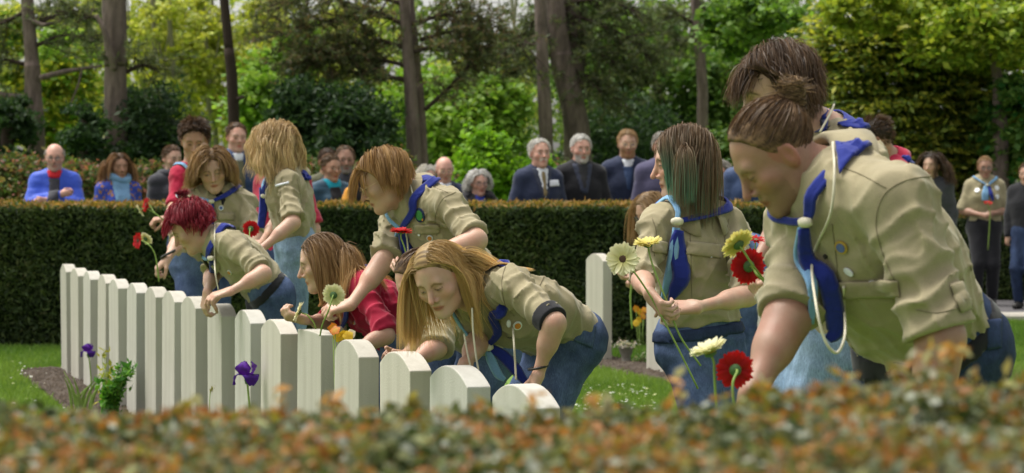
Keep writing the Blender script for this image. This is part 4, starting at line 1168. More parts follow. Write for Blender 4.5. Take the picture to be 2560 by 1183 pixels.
def make_person(label, J, az=0, pitch=0, roll=0, hscale=0.93, S=1.0, fem=0.5, sw=1.0, tone=(0.52, 0.30, 0.21),
                brow=(0.12, 0.07, 0.04), lip=None, eyes=0.5, beard=None, beard_full=1.0,
                shirt='khaki', sleeve=0.86, longsl=False, trousers='jeans', loose=1.0, hem=0.06, tuck=False,
                amp=0.006, hair=None, curlR=45, curlL=45, palmR=None, palmL=None, tR=None, tL=None, thR=1, thL=1,
                collar=True, nose=1.0, group=None, quilt=0.0, vneck=None, D=None, belt=None, handS=0.95, cuff=True,
                extra_shirt=None, seed=0, fl=0.66, spreadR=1.0, spreadL=1.0, tcR=30, tcL=30, collar_open=1.0, big=0.0, shoes=True, res=1.0):
    Wd = {k: (A(v, float) if len(v) == 3 and isinstance(v, np.ndarray) else W(*v)) for k, v in J.items()}
    g = Wd.get
    P_, Nk = g('pelvis'), g('neck')
    base = A([P_[0], P_[1], 0.0])
    p = empty('person', base, label, 'person', group)
    me = Person(); me.root = p; me.J = Wd
    if D is None: D = float(Nk[1])
    px = D / 2200.0
    h_skin = max(0.0040, px * 1.2) * res; h_cl = max(0.0064, px * 1.55) * res
    tone = A(tone, float)
    lip = tone * A([0.80, 0.48, 0.46]) if lip is None else A(lip)
    B = head_frame(az, pitch, roll); c = g('head'); s = hscale
    me.B, me.c, me.s = B, c, s
    rt = nrm(g('sR') - g('sL')); up = nrm(Nk - P_); fw = nrm(np.cross(up, rt))
    me.fw, me.up, me.rt = fw, up, rt
    # --- body
    pr = head_prims(c, B, s, fem, nose, big=big)
    hb = c + B @ (A([0, -0.018, -0.05]) * s)
    nr = (0.057 - 0.009 * fem) * S + 0.006 * big
    pr.append(cap(hb, Nk - up * 0.02, nr, nr * 1.12, 0.03))
    pr.append(cap(c + B @ (A([0, 0.035, -0.085]) * s), lerp(hb, Nk, 0.75) + fw * 0.018, nr * 0.55, nr * 0.6, 0.03))
    chest = g('chest') if 'chest' in Wd else lerp(P_, Nk, 0.66)
    pr.append(cap(Nk, chest, 0.06 * S, 0.07 * S, 0.05)); pr.append(cap(chest, P_, 0.065 * S, 0.05 * S, 0.05))
    for sd, curl, palm, td, th, spr, tc in (('R', curlR, palmR, tR, thR, spreadR, tcR), ('L', curlL, palmL, tL, thL, spreadL, tcL)):
        sh, el, wr = g('s' + sd), g('e' + sd), g('w' + sd)
        r = (1 - 0.14 * fem) * S * sw
        pr.append(cap(Nk, sh, 0.04 * S, 0.045 * S, 0.05))
        pr.append(cap(sh, el, 0.048 * r, 0.038 * r, 0.03))
        pr.append(cap(el, wr, 0.037 * r, 0.0245 * r, 0.02))
        pr.append(cap(lerp(el, wr, 0.08), lerp(el, wr, 0.40), 0.037 * r, 0.034 * r, 0.04))
        td = nrm(td) if td is not None else nrm(wr - el)
        if palm is None: palm = -fw
        pr += hand_prims(wr, td, palm, S * handS, curl, th, spr, tc=tc)
    # --- torso solids shared by shirt and trousers
    lo_ = 0.011 * loose
    wv = sw * S
    def torso(extra):
        q = []
        wst = lerp(P_, chest, 0.45)
        q.append(cap(P_, wst, (0.150 + 0.012 * fem) * wv + extra, 0.136 * wv + extra, 0.06, fd=fw, fl=fl))
        q.append(cap(wst, chest, 0.138 * wv + extra, 0.156 * wv + extra, 0.06, fd=fw, fl=fl))
        mid = (g('sR') + g('sL')) / 2
        q.append(cap(chest, lerp(chest, lerp(Nk, mid, 0.6), 0.75), 0.155 * wv + extra, 0.125 * wv + extra, 0.07, fd=fw, fl=fl))
        for sd in 'RL':
            sh = g('s' + sd)
            q.append(cap(lerp(Nk, sh, 0.18) - up * 0.02, sh, 0.058 * wv + extra * 0.5, 0.060 * wv + extra * 0.6, 0.06))
        if fem > 0.6:
            for sx in (-1, 1):
                bc = chest + up * 0.03 + fw * 0.085 * wv + rt * sx * 0.062
                q.append(cap(bc, bc + up * 0.02, 0.058 * wv, 0.05 * wv, 0.05))
        return q
    sp = torso(lo_)
    frames = [(lerp(P_, chest, 0.15), up, 0.16, 42, 1.0), (lerp(P_, chest, 0.55) + rt * 0.1, nrm(up + 0.6 * rt), 0.2, 30, 0.5),
              (lerp(P_, chest, 0.55) - rt * 0.1, nrm(up - 0.6 * rt), 0.2, 30, 0.5)]
    me.cuffs = []
    for sd in 'RL':
        sh, el, wr = g('s' + sd), g('e' + sd), g('w' + sd)
        if longsl:
            ax = nrm(el - sh); a2 = nrm(wr - el)
            sp.append(cap(sh, el, 0.060 * wv, 0.052 * wv, 0.05)); sp.append(cap(el, lerp(el, wr, 0.93), 0.051 * wv, 0.040 * wv, 0.03))
            frames.append((el, nrm(ax + a2), 0.16, 60, 1.1)); frames.append((lerp(sh, el, 0.3), ax, 0.14, 40, 0.7)); frames.append((wr, a2, 0.12, 70, 0.8))
        else:
            ax = nrm(el - sh)
            e = lerp(sh, el, sleeve)
            sp.append(cap(sh, e, 0.062 * wv, 0.058 * wv, 0.028))
            if cuff:
                sp.append(cap(lerp(sh, el, sleeve - 0.15), lerp(sh, el, sleeve + 0.03), 0.064 * wv, 0.069 * wv, 0.004))
            frames.append((lerp(sh, el, 0.3), nrm(ax + 0.5 * up), 0.16, 38, 0.8)); frames.append((lerp(sh, el, 0.75), ax, 0.13, 52, 1.0))
            me.cuffs.append((sd, e, ax))
    if extra_shirt: sp += extra_shirt(me, Wd, wv)
    V, F = mesh_sdf(pr, h_skin)
    hid = prims_eval(sp, V.astype(f32)) < -0.035          # what the shirt covers completely needs no surface
    F = F[~hid[F].all(1)]
    use = np.zeros(len(V), bool); use[F.ravel()] = True
    V, F = V[use], (np.cumsum(use) - 1)[F]
    Q = ((V - c) @ B) / s
    col = np.tile(tone, (len(V), 1)) * (1 + 0.07 * vnoise(V * 25))[:, None] * (1 + A([0.02, -0.09, -0.10])[None] * vnoise(V * 40 + 9)[:, None])
    hd = (np.linalg.norm(Q, axis=1) < 0.17) & (Q[:, 2] > -0.13)
    col[hd] = face_paint(Q[hd], col[hd], tone, A(brow), lip, eyes, beard, beard_full)
    ear = hd & (np.abs(Q[:, 0]) > 0.074)
    col[ear] = col[ear] * A([1.02, 0.80, 0.78])
    me.body = mobj('body', V, F, M['skin'], p, np.clip(col, 0, 1))
    hp = P_ - up * hem if not tuck else lerp(P_, chest, 0.12)
    ff = fold_fn(frames, amp * (1 if D < 16 else 0.8), seed, [(P_, Nk, 0.13 * wv, up * 0.7 + A([0, 0, 0.5]) + rt * 0.25)] + [(g('s' + sd), g('e' + sd), 0.055 * wv, g('e' + sd) - g('s' + sd)) for sd in 'RL'] + [(g('e' + sd), g('w' + sd), 0.05 * wv, g('w' + sd) - g('e' + sd)) for sd in 'RL'])
    upc, hpc = up.astype(f32), hp.astype(f32)
    arms = [(A(lerp(g('s' + sd), g('e' + sd), 0.45), f32), A(g('e' + sd) if longsl else lerp(g('s' + sd), g('e' + sd), sleeve + 0.02), f32), A(g('w' + sd), f32)) for sd in 'RL']
    cut_ends = [] if longsl else [(A(lerp(g('s' + sd), g('e' + sd), sleeve + 0.06), f32), A(nrm(g('e' + sd) - g('s' + sd)), f32)) for sd in 'RL']
    def post(Pp, d):
        d = ff(Pp, d)
        if quilt:
            m = np.abs(d) < 0.05
            d = d.copy(); d[m] -= 0.007 * np.abs(np.sin((Pp[m] - hpc) @ upc * math.pi / quilt + 0.3 * vnoise(Pp[m] * 6))) ** 0.7
        # hem: cut the torso but not the sleeves that may hang below it
        hd_ = (hpc - Pp) @ upc
        near_arm = np.full(len(Pp), 9.0, f32)
        for a, b, w_ in arms:
            near_arm = np.minimum(near_arm, prim_d(cap(a, b, 0.064 * wv, 0.064 * wv), Pp))
            if longsl: near_arm = np.minimum(near_arm, prim_d(cap(b, w_, 0.065 * wv, 0.05 * wv), Pp))
        cut = np.minimum(hd_ + 0.006 * np.sin(Pp[:, 0] * 40), near_arm + 0.004)
        d = np.maximum(d, cut)
        for e, ax in cut_ends:       # clean sleeve end
            R = Pp - e
            t = R @ ax
            lat = np.linalg.norm(R - t[:, None] * ax, axis=-1)
            d = np.where((lat < 0.1) & (t > -0.05) & (t < 0.12), np.maximum(d, t), d)
        return d.astype(f32)
    me.shirt_prims = sp
    if not tuck or True:
        V, F = mesh_sdf(sp, h_cl, post)
        me.shirt = mobj('shirt' if not longsl else 'jacket', V, F, M[shirt], p)
    me.bvh = bvh_of(me.shirt)
    # --- trousers
    tp = [cap(lerp(P_, chest, 0.2), P_, (0.142 + 0.01 * fem) * wv, (0.155 + 0.012 * fem) * wv, 0.05, fd=fw, fl=fl + 0.04)]
    fr2 = []
    for sd in 'RL':
        hi_, kn, an = g('h' + sd), g('k' + sd), g('a' + sd)
        tp.append(cap(lerp(P_, hi_, 0.8), kn, 0.098 * wv, 0.064 * wv, 0.05)); tp.append(cap(kn, an, 0.063 * wv, 0.052 * wv, 0.03))
        fr2 += [(hi_, nrm(kn - hi_), 0.13, 50, 1.0), (kn, nrm(an - kn), 0.14, 55, 1.0), (an, nrm(an - kn), 0.14, 60, 1.0)]
        # seat
        tp.append(cap(hi_ - fw * 0.035 * wv, hi_ - fw * 0.035 * wv + up * 0.05, 0.098 * wv, 0.085 * wv, 0.05))
    tf = fold_fn(fr2, 0.006, seed + 5, [(g('h' + sd), g('k' + sd), 0.09, g('k' + sd) - g('h' + sd)) for sd in 'RL'] + [(g('k' + sd), g('a' + sd), 0.06, g('a' + sd) - g('k' + sd)) for sd in 'RL'])
    V, F = mesh_sdf(tp, h_cl * 1.6, tf)
    me.trousers = mobj('trousers', V, F, M[trousers], p)
    if shoes:
        for sd in 'RL':
            an = g('a' + sd)
            fdir = nrm(A([fw[0], fw[1], 0]) + 1e-4)
            V, F = mesh_sdf([cap(A([an[0], an[1], 0.05]) - fdir * 0.05, A([an[0], an[1], 0.04]) + fdir * 0.14, 0.045, 0.038, 0.02),
                             cap(A([an[0], an[1], 0.06]), A([an[0], an[1], 0.11]), 0.046, 0.05, 0.03)], 0.02,
                            lambda Pp, d: np.maximum(d, 0.004 - Pp[:, 2]).astype(f32))
            mobj('shoe', V, F, M['shoe'], p)
    if belt:
        bc = (lerp(P_, chest, 0.06) if not tuck else lerp(P_, chest, 0.13)).astype(f32)
        def bp(Pp, d): return np.maximum(d - 0.006, np.abs((Pp - bc) @ upc) - 0.02).astype(f32)
        V, F = mesh_sdf(tp, 0.010, bp)
        if len(V): mobj('belt', V, F, M[belt], p)
    # --- collar
    na = nrm(hb - Nk + up * 0.02); cf = nrm(fw - na * (fw @ na)); cr = np.cross(cf, na)
    me.na, me.cf, me.cr = na, cf, cr
    if collar:
        rows = []
        for ph in np.linspace(-158, 158, 33):
            a = math.radians(ph); q = abs(ph) / 158
            dr = -cf * math.cos(a) + cr * math.sin(a)
            k = S * max(sw, 0.95) * 1.08
            drop = -0.030 * q ** 2 * collar_open
            pts = [(0.066, -0.02 + drop), (0.064, 0.036 + drop), (0.070, 0.042 + drop), (0.080, 0.034 + drop), (0.102, 0.000 + drop), (0.114 + 0.010 * q, -0.022 - 0.045 * sstep(0.55, 1.0, q) + drop)]
            rows.append([Nk + dr * r_ * k + na * (h_ * k) + cf * 0.012 * q for r_, h_ in pts])
        rows = A(rows); m_, k_ = rows.shape[:2]
        F = A([(i * k_ + j, i * k_ + j + 1, (i + 1) * k_ + j + 1, (i + 1) * k_ + j) for i in range(m_ - 1) for j in range(k_ - 1)])
        o = mobj('collar', rows.reshape(-1, 3), F, M[shirt], p)
        so = o.modifiers.new('s', 'SOLIDIFY'); so.thickness = 0.0035; so.offset = 0
    if vneck:
        for nm, mt, (wt, wb, tt, tb, inf) in vneck:
            def vp(Pp, d, wt=wt, wb=wb, tt=tt, tb=tb, inf=inf):
                R = Pp - A(Nk, f32)
                u = R @ A(rt, f32); v = R @ A(fw, f32); w_ = -(R @ up.astype(f32))
                t = (w_ - tt) / (tb - tt)
                half = wt + (wb - wt) * t
                return np.maximum(np.maximum(d - inf, np.abs(u) - half), np.maximum(np.maximum(w_ - tb, tt - w_), 0.02 - v)).astype(f32)
            V, F = mesh_sdf(sp, h_cl, vp)
            if len(V): mobj(nm, V, F, M[mt], p)
    if hair:
        hh = dict(hair)
        if hh.get('lie'): hh['backdir'] = -up
        hh.setdefault('w', max(0.0021, px * 0.7))
        hh.setdefault('caph', max(0.005, px * 1.3))
        me.hair = hair_build(p, 'hair', c, B, s, hh, M['hair'], sp if hh.get('hit', True) else None, seed)
    return me

# -- accessories
def neckerchief(me, wog, tails, cols=('scarf_light', 'scarf_blue'), cord=True, wr=0.0105, backw=0.075, width=0.03):
    """wog: photo pixel of the slide; tails: list of (pixel list, width list, material, depth offset)"""
    p, b = me.root, me.bvh
    wp, wn = surf(b, *wog[:2], off=0.022, D=wog[2] if len(wog) > 2 else None)
    Nk = me.J['neck']
    for sgn, mt in ((1, cols[0]), (-1, cols[1])):
        path = []
        for ph in (58, 78, 100, 118):
            a = math.radians(ph) * sgn
            q = Nk + (-me.cf * math.cos(a) + me.cr * math.sin(a)) * 0.105 - me.na * 0.012
            path.append(near(b, q, 0.016)[0])
        path.append(lerp(path[-1], wp, 0.55)); path[-1] = near(b, path[-1] + me.fw * 0.02, 0.018)[0]
        path.append(wp)
        P = spline(path, 22)
        cen = near(b, Nk, 0)[0]
        wd = nrm(np.cross(np.gradient(P, axis=0), nrm(P - (Nk - me.up * 0.12))))
        ww = width * (0.62 if sgn == 1 else 1.0)
        V, F = strip(P, wd, np.interp(np.linspace(0, 1, 22), [0, 0.3, 0.8, 1], [ww * 1.4, ww * 1.3, ww, 0.018]), 0.006)
        mobj('neckerchief', V, F, M[mt], p)
    nu, nv = 12, 6; V = []
    for i in range(nu + 1):
        u = i / nu * 2 - 1; a = math.radians(72 * u)
        q0 = Nk + (-me.cf * math.cos(a) + me.cr * math.sin(a)) * 0.082 + me.na * 0.020
        for j in range(nv + 1):
            v = j / nv
            q = q0 - me.up * v * backw * (1.0 - 0.75 * abs(u)) + (-me.cf * math.cos(a) + me.cr * math.sin(a)) * 0.05 * v
            V.append(near(b, q, 0.013 + 0.002 * math.sin(i * 1.7))[0] if v > 0.25 else lerp(q0, near(b, q, 0.013)[0], v * 3.2))
    F = [(i * (nv + 1) + j, i * (nv + 1) + j + 1, (i + 1) * (nv + 1) + j + 1, (i + 1) * (nv + 1) + j) for i in range(nu) for j in range(nv)]
    o = mobj('neckerchief_back', V, F, M[cols[1]], p)
    so = o.modifiers.new('s', 'SOLIDIFY'); so.thickness = 0.004; so.offset = 0
    # slide
    dn = A([0, 0, -1.0]); t = nrm(dn - wn * (dn @ wn)); x = np.cross(t, wn)
    V, F = tube([wp - x * 0.016, wp - x * 0.006 + wn * 0.006, wp + x * 0.006 + wn * 0.006, wp + x * 0.016], [wr * 0.8, wr * 1.15, wr * 1.15, wr * 0.8], 10)
    mobj('slide', V, tri_clean(F), M['cream'], p)
    for pts, wds, mt, dD in tails:
        Q = []
        for (x_, y_) in pts:
            q, n_ = surf(b, x_, y_, 0.018 + dD)
            Q.append(q if q is not None and abs(q[1] - wp[1]) < 0.35 else None)
        last = wp
        for i in range(len(Q)):
            if Q[i] is None: Q[i] = W(pts[i][0], pts[i][1], last[1])
            last = Q[i]
        P = spline(Q, 18)
        wd = nrm(np.cross(np.gradient(P, axis=0), [0, -1, 0]))
        V, F = strip(P, wd, np.interp(np.linspace(0, 1, 18), np.linspace(0, 1, len(wds)), wds), 0.005)
        mobj('neckerchief_tail', V, F, M[mt], p)

def cord_px(me, pts, r=0.0035, mat='cream', D=None, off=0.012, name='lanyard'):
    r = min(r, 0.0033)
    Q = []; last = D
    for q in pts:
        if len(q) == 3: Q.append(W(*q)); last = q[2]; continue
        s_, n_ = surf(me.bvh, q[0], q[1], off)
        if s_ is None or (last is not None and abs(s_[1] - last) > 0.4): s_ = W(q[0], q[1], last if last else me.J['neck'][1])
        last = s_[1]; Q.append(s_)
    P = spline(Q, max(16, 8 * len(Q)))
    V, F = tube(P, r, 6)
    return mobj(name, V, tri_clean(F), M[mat], me.root)

def badge(me, px, py, r, mat, ring=None, name='badge', shape=None, tilt=0):
    q, n_ = surf(me.bvh, px, py, 0.002)
    if q is None: return
    upv = nrm(A([0, 0, 1.0]) - n_ * n_[2]); x = np.cross(upv, n_)
    a = math.radians(tilt); x, upv = x * math.cos(a) + upv * math.sin(a), upv * math.cos(a) - x * math.sin(a)
    def disc(rx, ry, t, z0, nm, mt, par):
        k = 20; ang = np.linspace(0, 2 * math.pi, k, endpoint=False)
        ring_ = [q + x * rx * math.cos(b) + upv * ry * math.sin(b) for b in ang]
        V = [v + n_ * z0 for v in ring_] + [v + n_ * (z0 + t) for v in ring_] + [q + n_ * (z0 + t * 1.3)]
        F = [(i, (i + 1) % k, k + (i + 1) % k, k + i) for i in range(k)] + [(k + i, k + (i + 1) % k, 2 * k) for i in range(k)]
        return mobj(nm, V, F, M[mt], par, smooth=False)
    rx, ry = (r, r) if shape is None else (r * shape[0], r * shape[1])
    o = disc(rx, ry, 0.004, 0, name, ring or mat, me.root)
    if ring: disc(rx * 0.68, ry * 0.68, 0.002, 0.0045, 'emblem', mat, o)
    return o

def quad_on(me, pts, mat, name, thick=0.003, n=10, off=0.003, Dn=None):
    """a stitched-on piece (pocket flap, tab): a patch that follows the garment between four photo pixels (tl, tr, br, bl)"""
    tl, tr, br, bl = [A(p, float) for p in pts]
    V = []; ok = True
    for j in range(n + 1):
        for i in range(n + 1):
            u, v = i / n, j / n
            q = (tl * (1 - u) + tr * u) * (1 - v) + (bl * (1 - u) + br * u) * v
            e = 0.004 * min(1, 6 * min(u, 1 - u, v, 1 - v))
            s_, n_ = surf(me.bvh, q[0], q[1], off + e)
            if s_ is None and Dn: s_ = near(me.bvh, W(q[0], q[1], Dn), off + e)[0]
            if s_ is None: return None
            V.append(s_)
    F = [(j * (n + 1) + i, j * (n + 1) + i + 1, (j + 1) * (n + 1) + i + 1, (j + 1) * (n + 1) + i) for j in range(n) for i in range(n)]
    o = mobj(name, V, F, M[mat], me.root)
    so = o.modifiers.new('s', 'SOLIDIFY'); so.thickness = thick; so.offset = -1
    return o

def glasses(me, mat='metal_dark', rim=0.0011):
    c, B, s = me.c, me.B, me.s
    L = lambda x, y, z: c + B @ (A([x, y, z]) * s)
    parts = []
    for sx in (-1, 1):
        an = np.linspace(0, 2 * math.pi, 19)
        parts.append(tube([L(sx * 0.032 + 0.023 * math.cos(a), 0.103 - 0.1 * abs(0.023 * math.cos(a)), -0.004 + 0.018 * math.sin(a)) for a in an], rim, 5, capends=False))
        parts.append(tube(spline([L(sx * 0.054, 0.1, 0.002), L(sx * 0.076, 0.06, 0.004), L(sx * 0.081, 0.0, 0.006), L(sx * 0.08, -0.015, -0.01)], 12), rim, 5, capends=False))
    parts.append(tube([L(-0.01, 0.106, 0.0), L(0, 0.108, 0.003), L(0.01, 0.106, 0.0)], rim, 5, capends=False))
    V, F = merge(parts)
    mobj('glasses', V, F, M[mat], me.root)
    for sx in (-1, 1):
        an = np.linspace(0, 2 * math.pi, 16, endpoint=False)
        V = [L(sx * 0.032 + 0.022 * math.cos(a), 0.1025 - 0.1 * abs(0.023 * math.cos(a)), -0.004 + 0.017 * math.sin(a)) for a in an]
        mobj('lens', V, [tuple(range(16))], M['lens'], me.root)

def seam(me, pts, r=0.0014, mat='seam'):
    """stitched seam lying on the garment"""
    Q = []
    for x_, y_ in spline([(a, b_, 0) for a, b_ in pts], 10 * len(pts))[:, :2]:
        q, n_ = surf(me.bvh, x_, y_, 0.0006)
        if q is not None and (not Q or np.linalg.norm(q - Q[-1]) < 0.12): Q.append(q)
    if len(Q) > 3:
        V, F = tube(A(Q), r, 5); mobj('seam', V, tri_clean(F), M[mat], me.root)

def tquad(me, pts, mat, name):
    keep = me.bvh; me.bvh = bvh_of(me.trousers); o = quad_on(me, pts, mat, name); me.bvh = keep
    return o
# ------------------------------------------------------------------ cloth colours
M['khaki'] = cloth_mat('khaki_cotton', (0.29, 0.25, 0.155))
M['red_shirt'] = cloth_mat('red_cotton', (0.36, 0.012, 0.045))
M['jeans'] = denim_mat('blue_denim', (0.028, 0.048, 0.115), (0.115, 0.165, 0.29))
M['jeans_light'] = denim_mat('pale_denim', (0.12, 0.19, 0.29), (0.26, 0.36, 0.48))
M['jeans_dark'] = denim_mat('dark_denim', (0.012, 0.02, 0.05), (0.03, 0.05, 0.11))
M['black_cloth'] = cloth_mat('black_cloth', (0.014, 0.014, 0.018), var=0.2)
M['lapel'] = cloth_mat('lapel_wool', (0.040, 0.046, 0.075))
M['navy'] = cloth_mat('navy_wool', (0.022, 0.03, 0.065))
M['charcoal'] = cloth_mat('charcoal_cloth', (0.03, 0.03, 0.034))
M['grey_coat'] = cloth_mat('dark_grey_coat', (0.045, 0.045, 0.055))
M['coat_blue'] = cloth_mat('cobalt_quilt', (0.035, 0.085, 0.50), rough=0.5)
M['puffer_navy'] = cloth_mat('navy_quilt', (0.03, 0.055, 0.13), rough=0.6)
M['puffer_teal'] = cloth_mat('teal_quilt', (0.02, 0.06, 0.10), rough=0.55)
M['teal'] = cloth_mat('turquoise_lining', (0.01, 0.26, 0.36))
M['purple_grey'] = cloth_mat('purple_grey_jacket', (0.075, 0.07, 0.13))
M['olive'] = cloth_mat('olive_cloth', (0.10, 0.10, 0.06))
M['pale_grey'] = cloth_mat('pale_grey_cloth', (0.32, 0.33, 0.36))
M['white_cloth'] = cloth_mat('white_cotton', (0.68, 0.70, 0.76))
M['tie_gold'] = cloth_mat('gold_grey_tie', (0.22, 0.17, 0.09))
M['red_cloth'] = cloth_mat('red_cloth', (0.5, 0.02, 0.03))
M['blouse'] = cloth_mat('blue_blouse', (0.04, 0.06, 0.35))
M['scarf_blue'] = cloth_mat('royal_blue_cotton', (0.014, 0.025, 0.20), bmp=0.5, wr=40)
M['scarf_light'] = cloth_mat('light_blue_cotton', (0.18, 0.34, 0.54), bmp=0.5, wr=40)
M['seam'] = plain_mat('khaki_seam', (0.21, 0.18, 0.115), 0.9, 0.1)
M['cream'] = plain_mat('cream_cord', (0.60, 0.56, 0.44), 0.9, 0.1)
M['shoe'] = plain_mat('dark_leather', (0.02, 0.018, 0.016), 0.5)
M['metal_dark'] = plain_mat('dark_frame', (0.03, 0.025, 0.025), 0.35)
M['metal_gold'] = plain_mat('thin_gold_frame', (0.55, 0.42, 0.25), 0.35, metal=0.8)
M['steel'] = plain_mat('steel', (0.5, 0.5, 0.48), 0.35, metal=0.9)
M['white_pin'] = plain_mat('white_enamel', (0.7, 0.72, 0.75), 0.35)
M['orange'] = plain_mat('orange_embroidery', (0.55, 0.22, 0.04), 0.9, 0.1)
M['gold_patch'] = plain_mat('gold_embroidery', (0.42, 0.28, 0.06), 0.9, 0.1)
M['blue_patch'] = plain_mat('blue_embroidery', (0.10, 0.14, 0.32), 0.9, 0.1)
M['green_patch'] = plain_mat('green_embroidery', (0.06, 0.24, 0.07), 0.9, 0.1)
M['lens'], _nt, _b = mat_new('lens_glass')
_b.inputs['Base Color'].default_value = (0.9, 0.92, 0.92, 1); _b.inputs['Roughness'].default_value = 0.05; _b.inputs['Alpha'].default_value = 0.12
M['patterned'], _nt, _b = mat_new('blue_orange_pattern')
_n = N(_nt, 'ShaderNodeTexVoronoi', Scale=26.0); _tc = _nt.nodes.new('ShaderNodeTexCoord'); _nt.links.new(_tc.outputs['Object'], _n.inputs['Vector'])
_nt.links.new(ramp(_nt, _n.outputs['Distance'], [(0.36, (0.30, 0.15, 0.05)), (0.44, (0.03, 0.06, 0.36))]), _b.inputs['Base Color'])
_b.inputs['Roughness'].default_value = 0.9

# ------------------------------------------------------------------ posing
def ik(h, a, l1, l2, bend):
    v = a - h; d = min(np.linalg.norm(v), l1 + l2 - 1e-3); u = nrm(v)
    x = (l1 * l1 - l2 * l2 + d * d) / (2 * d); y = math.sqrt(max(l1 * l1 - x * x, 0))
    b = nrm(bend - u * (bend @ u))
    return h + u * x + b * y

def legs(J, S=1.0, back=0.0, spread=0.09, bendfwd=0.25, stag=0.06):
    """hips, knees and ankles under a given pelvis, feet on the ground"""
    Wd = {k: (v if isinstance(v, np.ndarray) else W(*v)) for k, v in J.items()}
    P_ = Wd['pelvis']; rt = Wd['sR'] - Wd['sL']; rt[2] = 0; rt = nrm(rt)
    fw = nrm(np.cross([0, 0, 1.0], rt))
    for i, sd in enumerate('RL'):
        sg = 1 if sd == 'R' else -1
        if 'h' + sd not in Wd: Wd['h' + sd] = P_ + rt * sg * 0.088 * S - A([0, 0, 0.05 * S])
        if 'a' + sd not in Wd:
            a = P_ + rt * sg * spread * S + fw * (back + stag * sg); a[2] = 0.085; Wd['a' + sd] = a
        h, a = Wd['h' + sd], Wd['a' + sd]
        L = np.linalg.norm(h - a)
        l1 = max(0.44 * S, L * 0.515); l2 = max(0.42 * S, L * 0.49)
        if 'k' + sd not in Wd: Wd['k' + sd] = ik(h, a, l1, l2, fw + A([0, 0, 0.1]))
    return Wd

def stand(px, top, D, az=0, arms='down', H=None, sh=1.0, lean=0.0, headaz=None):
    t = W(px, top, D); H = H or t[2]; S = H / 1.75
    b = A([t[0], t[1], 0.0]); a = math.radians(az)
    fw = A([-math.sin(a), -math.cos(a), 0]); rt = np.cross(fw, [0, 0, 1]); up = A([0, 0, 1.0])
    X = lambda r, f, z: b + rt * r * S + fw * f * S + up * z * S
    J = dict(head=X(0, 0.02 + lean, 1.622), neck=X(0, -0.01 + lean * 0.6, 1.475), sR=X(0.158 * sh, -0.01 + lean * 0.5, 1.405), sL=X(-0.158 * sh, -0.01 + lean * 0.5, 1.405),
             chest=X(0, 0.0, 1.26), pelvis=X(0, 0, 0.96))
    if arms == 'crossed':
        J.update(eR=X(0.225, 0.09, 1.20), wR=X(-0.06, 0.23, 1.275), eL=X(-0.225, 0.09, 1.20), wL=X(0.05, 0.26, 1.225))
    elif arms == 'clasp':
        J.update(eR=X(0.25, -0.03, 1.13), wR=X(0.05, 0.17, 0.97), eL=X(-0.25, -0.03, 1.13), wL=X(-0.05, 0.17, 0.98))
    elif arms == 'hold':
        J.update(eR=X(0.25, -0.02, 1.12), wR=X(0.07, 0.22, 1.07), eL=X(-0.25, -0.02, 1.12), wL=X(-0.07, 0.2, 1.09))
    else:
        J.update(eR=X(0.225, -0.02, 1.12), wR=X(0.22, 0.05, 0.88), eL=X(-0.225, -0.02, 1.12), wL=X(-0.22, 0.05, 0.88))
    return legs(J, S, stag=0.01), S

SK = dict(fair=(0.47, 0.285, 0.205), pink=(0.31, 0.17, 0.118), tan=(0.37, 0.205, 0.135), old=(0.55, 0.31, 0.24))
BLOND = dict(c1=(0.48, 0.31, 0.12), c2=(0.80, 0.58, 0.27), root=(0.22, 0.135, 0.055))
BROWN = dict(c1=(0.075, 0.042, 0.022), c2=(0.20, 0.115, 0.055), root=(0.05, 0.028, 0.015))
DARKB = dict(c1=(0.035, 0.02, 0.012), c2=(0.125, 0.07, 0.037), root=(0.03, 0.018, 0.011))
WHITEH = dict(c1=(0.50, 0.49, 0.47), c2=(0.75, 0.74, 0.72), root=(0.45, 0.44, 0.42))
GREYH = dict(c1=(0.22, 0.20, 0.18), c2=(0.5, 0.48, 0.45), root=(0.2, 0.18, 0.16))
def H_(base, **kw):
    d = dict(base); d.update(kw); return d

# ------------------------------------------------------------------ the scouts, front to back
# man with a hair bun bending over the front row
J = legs(dict(head=(1936, 388, 4.92), neck=(2062, 452, 4.95), sL=(2240, 505, 4.74), sR=(2015, 570, 5.06), chest=(2195, 640, 4.98), pelvis=(2318, 838, 5.12),
              eL=(2352, 838, 4.68), wL=(2318, 1085, 4.66), eR=(1972, 790, 4.90), wR=(1880, 985, 4.78)), 1.06, back=-0.05)
p1 = make_person('man with brown hair bun and rolled khaki sleeves bending low at right front', J, 80, 40, 0, hscale=0.955, S=1.06, fem=0.0, sw=1.12,
                 tone=SK['pink'], brow=(0.2, 0.11, 0.06), eyes=0.12, beard=(0.24, 0.135, 0.09), sleeve=0.92, trousers='jeans_dark', amp=0.017, loose=1.5, hem=0.03, seed=1, belt='black_cloth',
                 hair=H_(BROWN, c2=(0.30, 0.18, 0.09), n=2800, to=(0, -0.108, 0.078), len=0.30, steps=10, mess=0.04, vol=0.006, recede=0.35, part=0, side=0, comb=(0, -1, 0.3), lift=0.02),
                 tR=(-0.3, -0.1, -1), tL=(-0.2, 0, -1), fl=0.70)
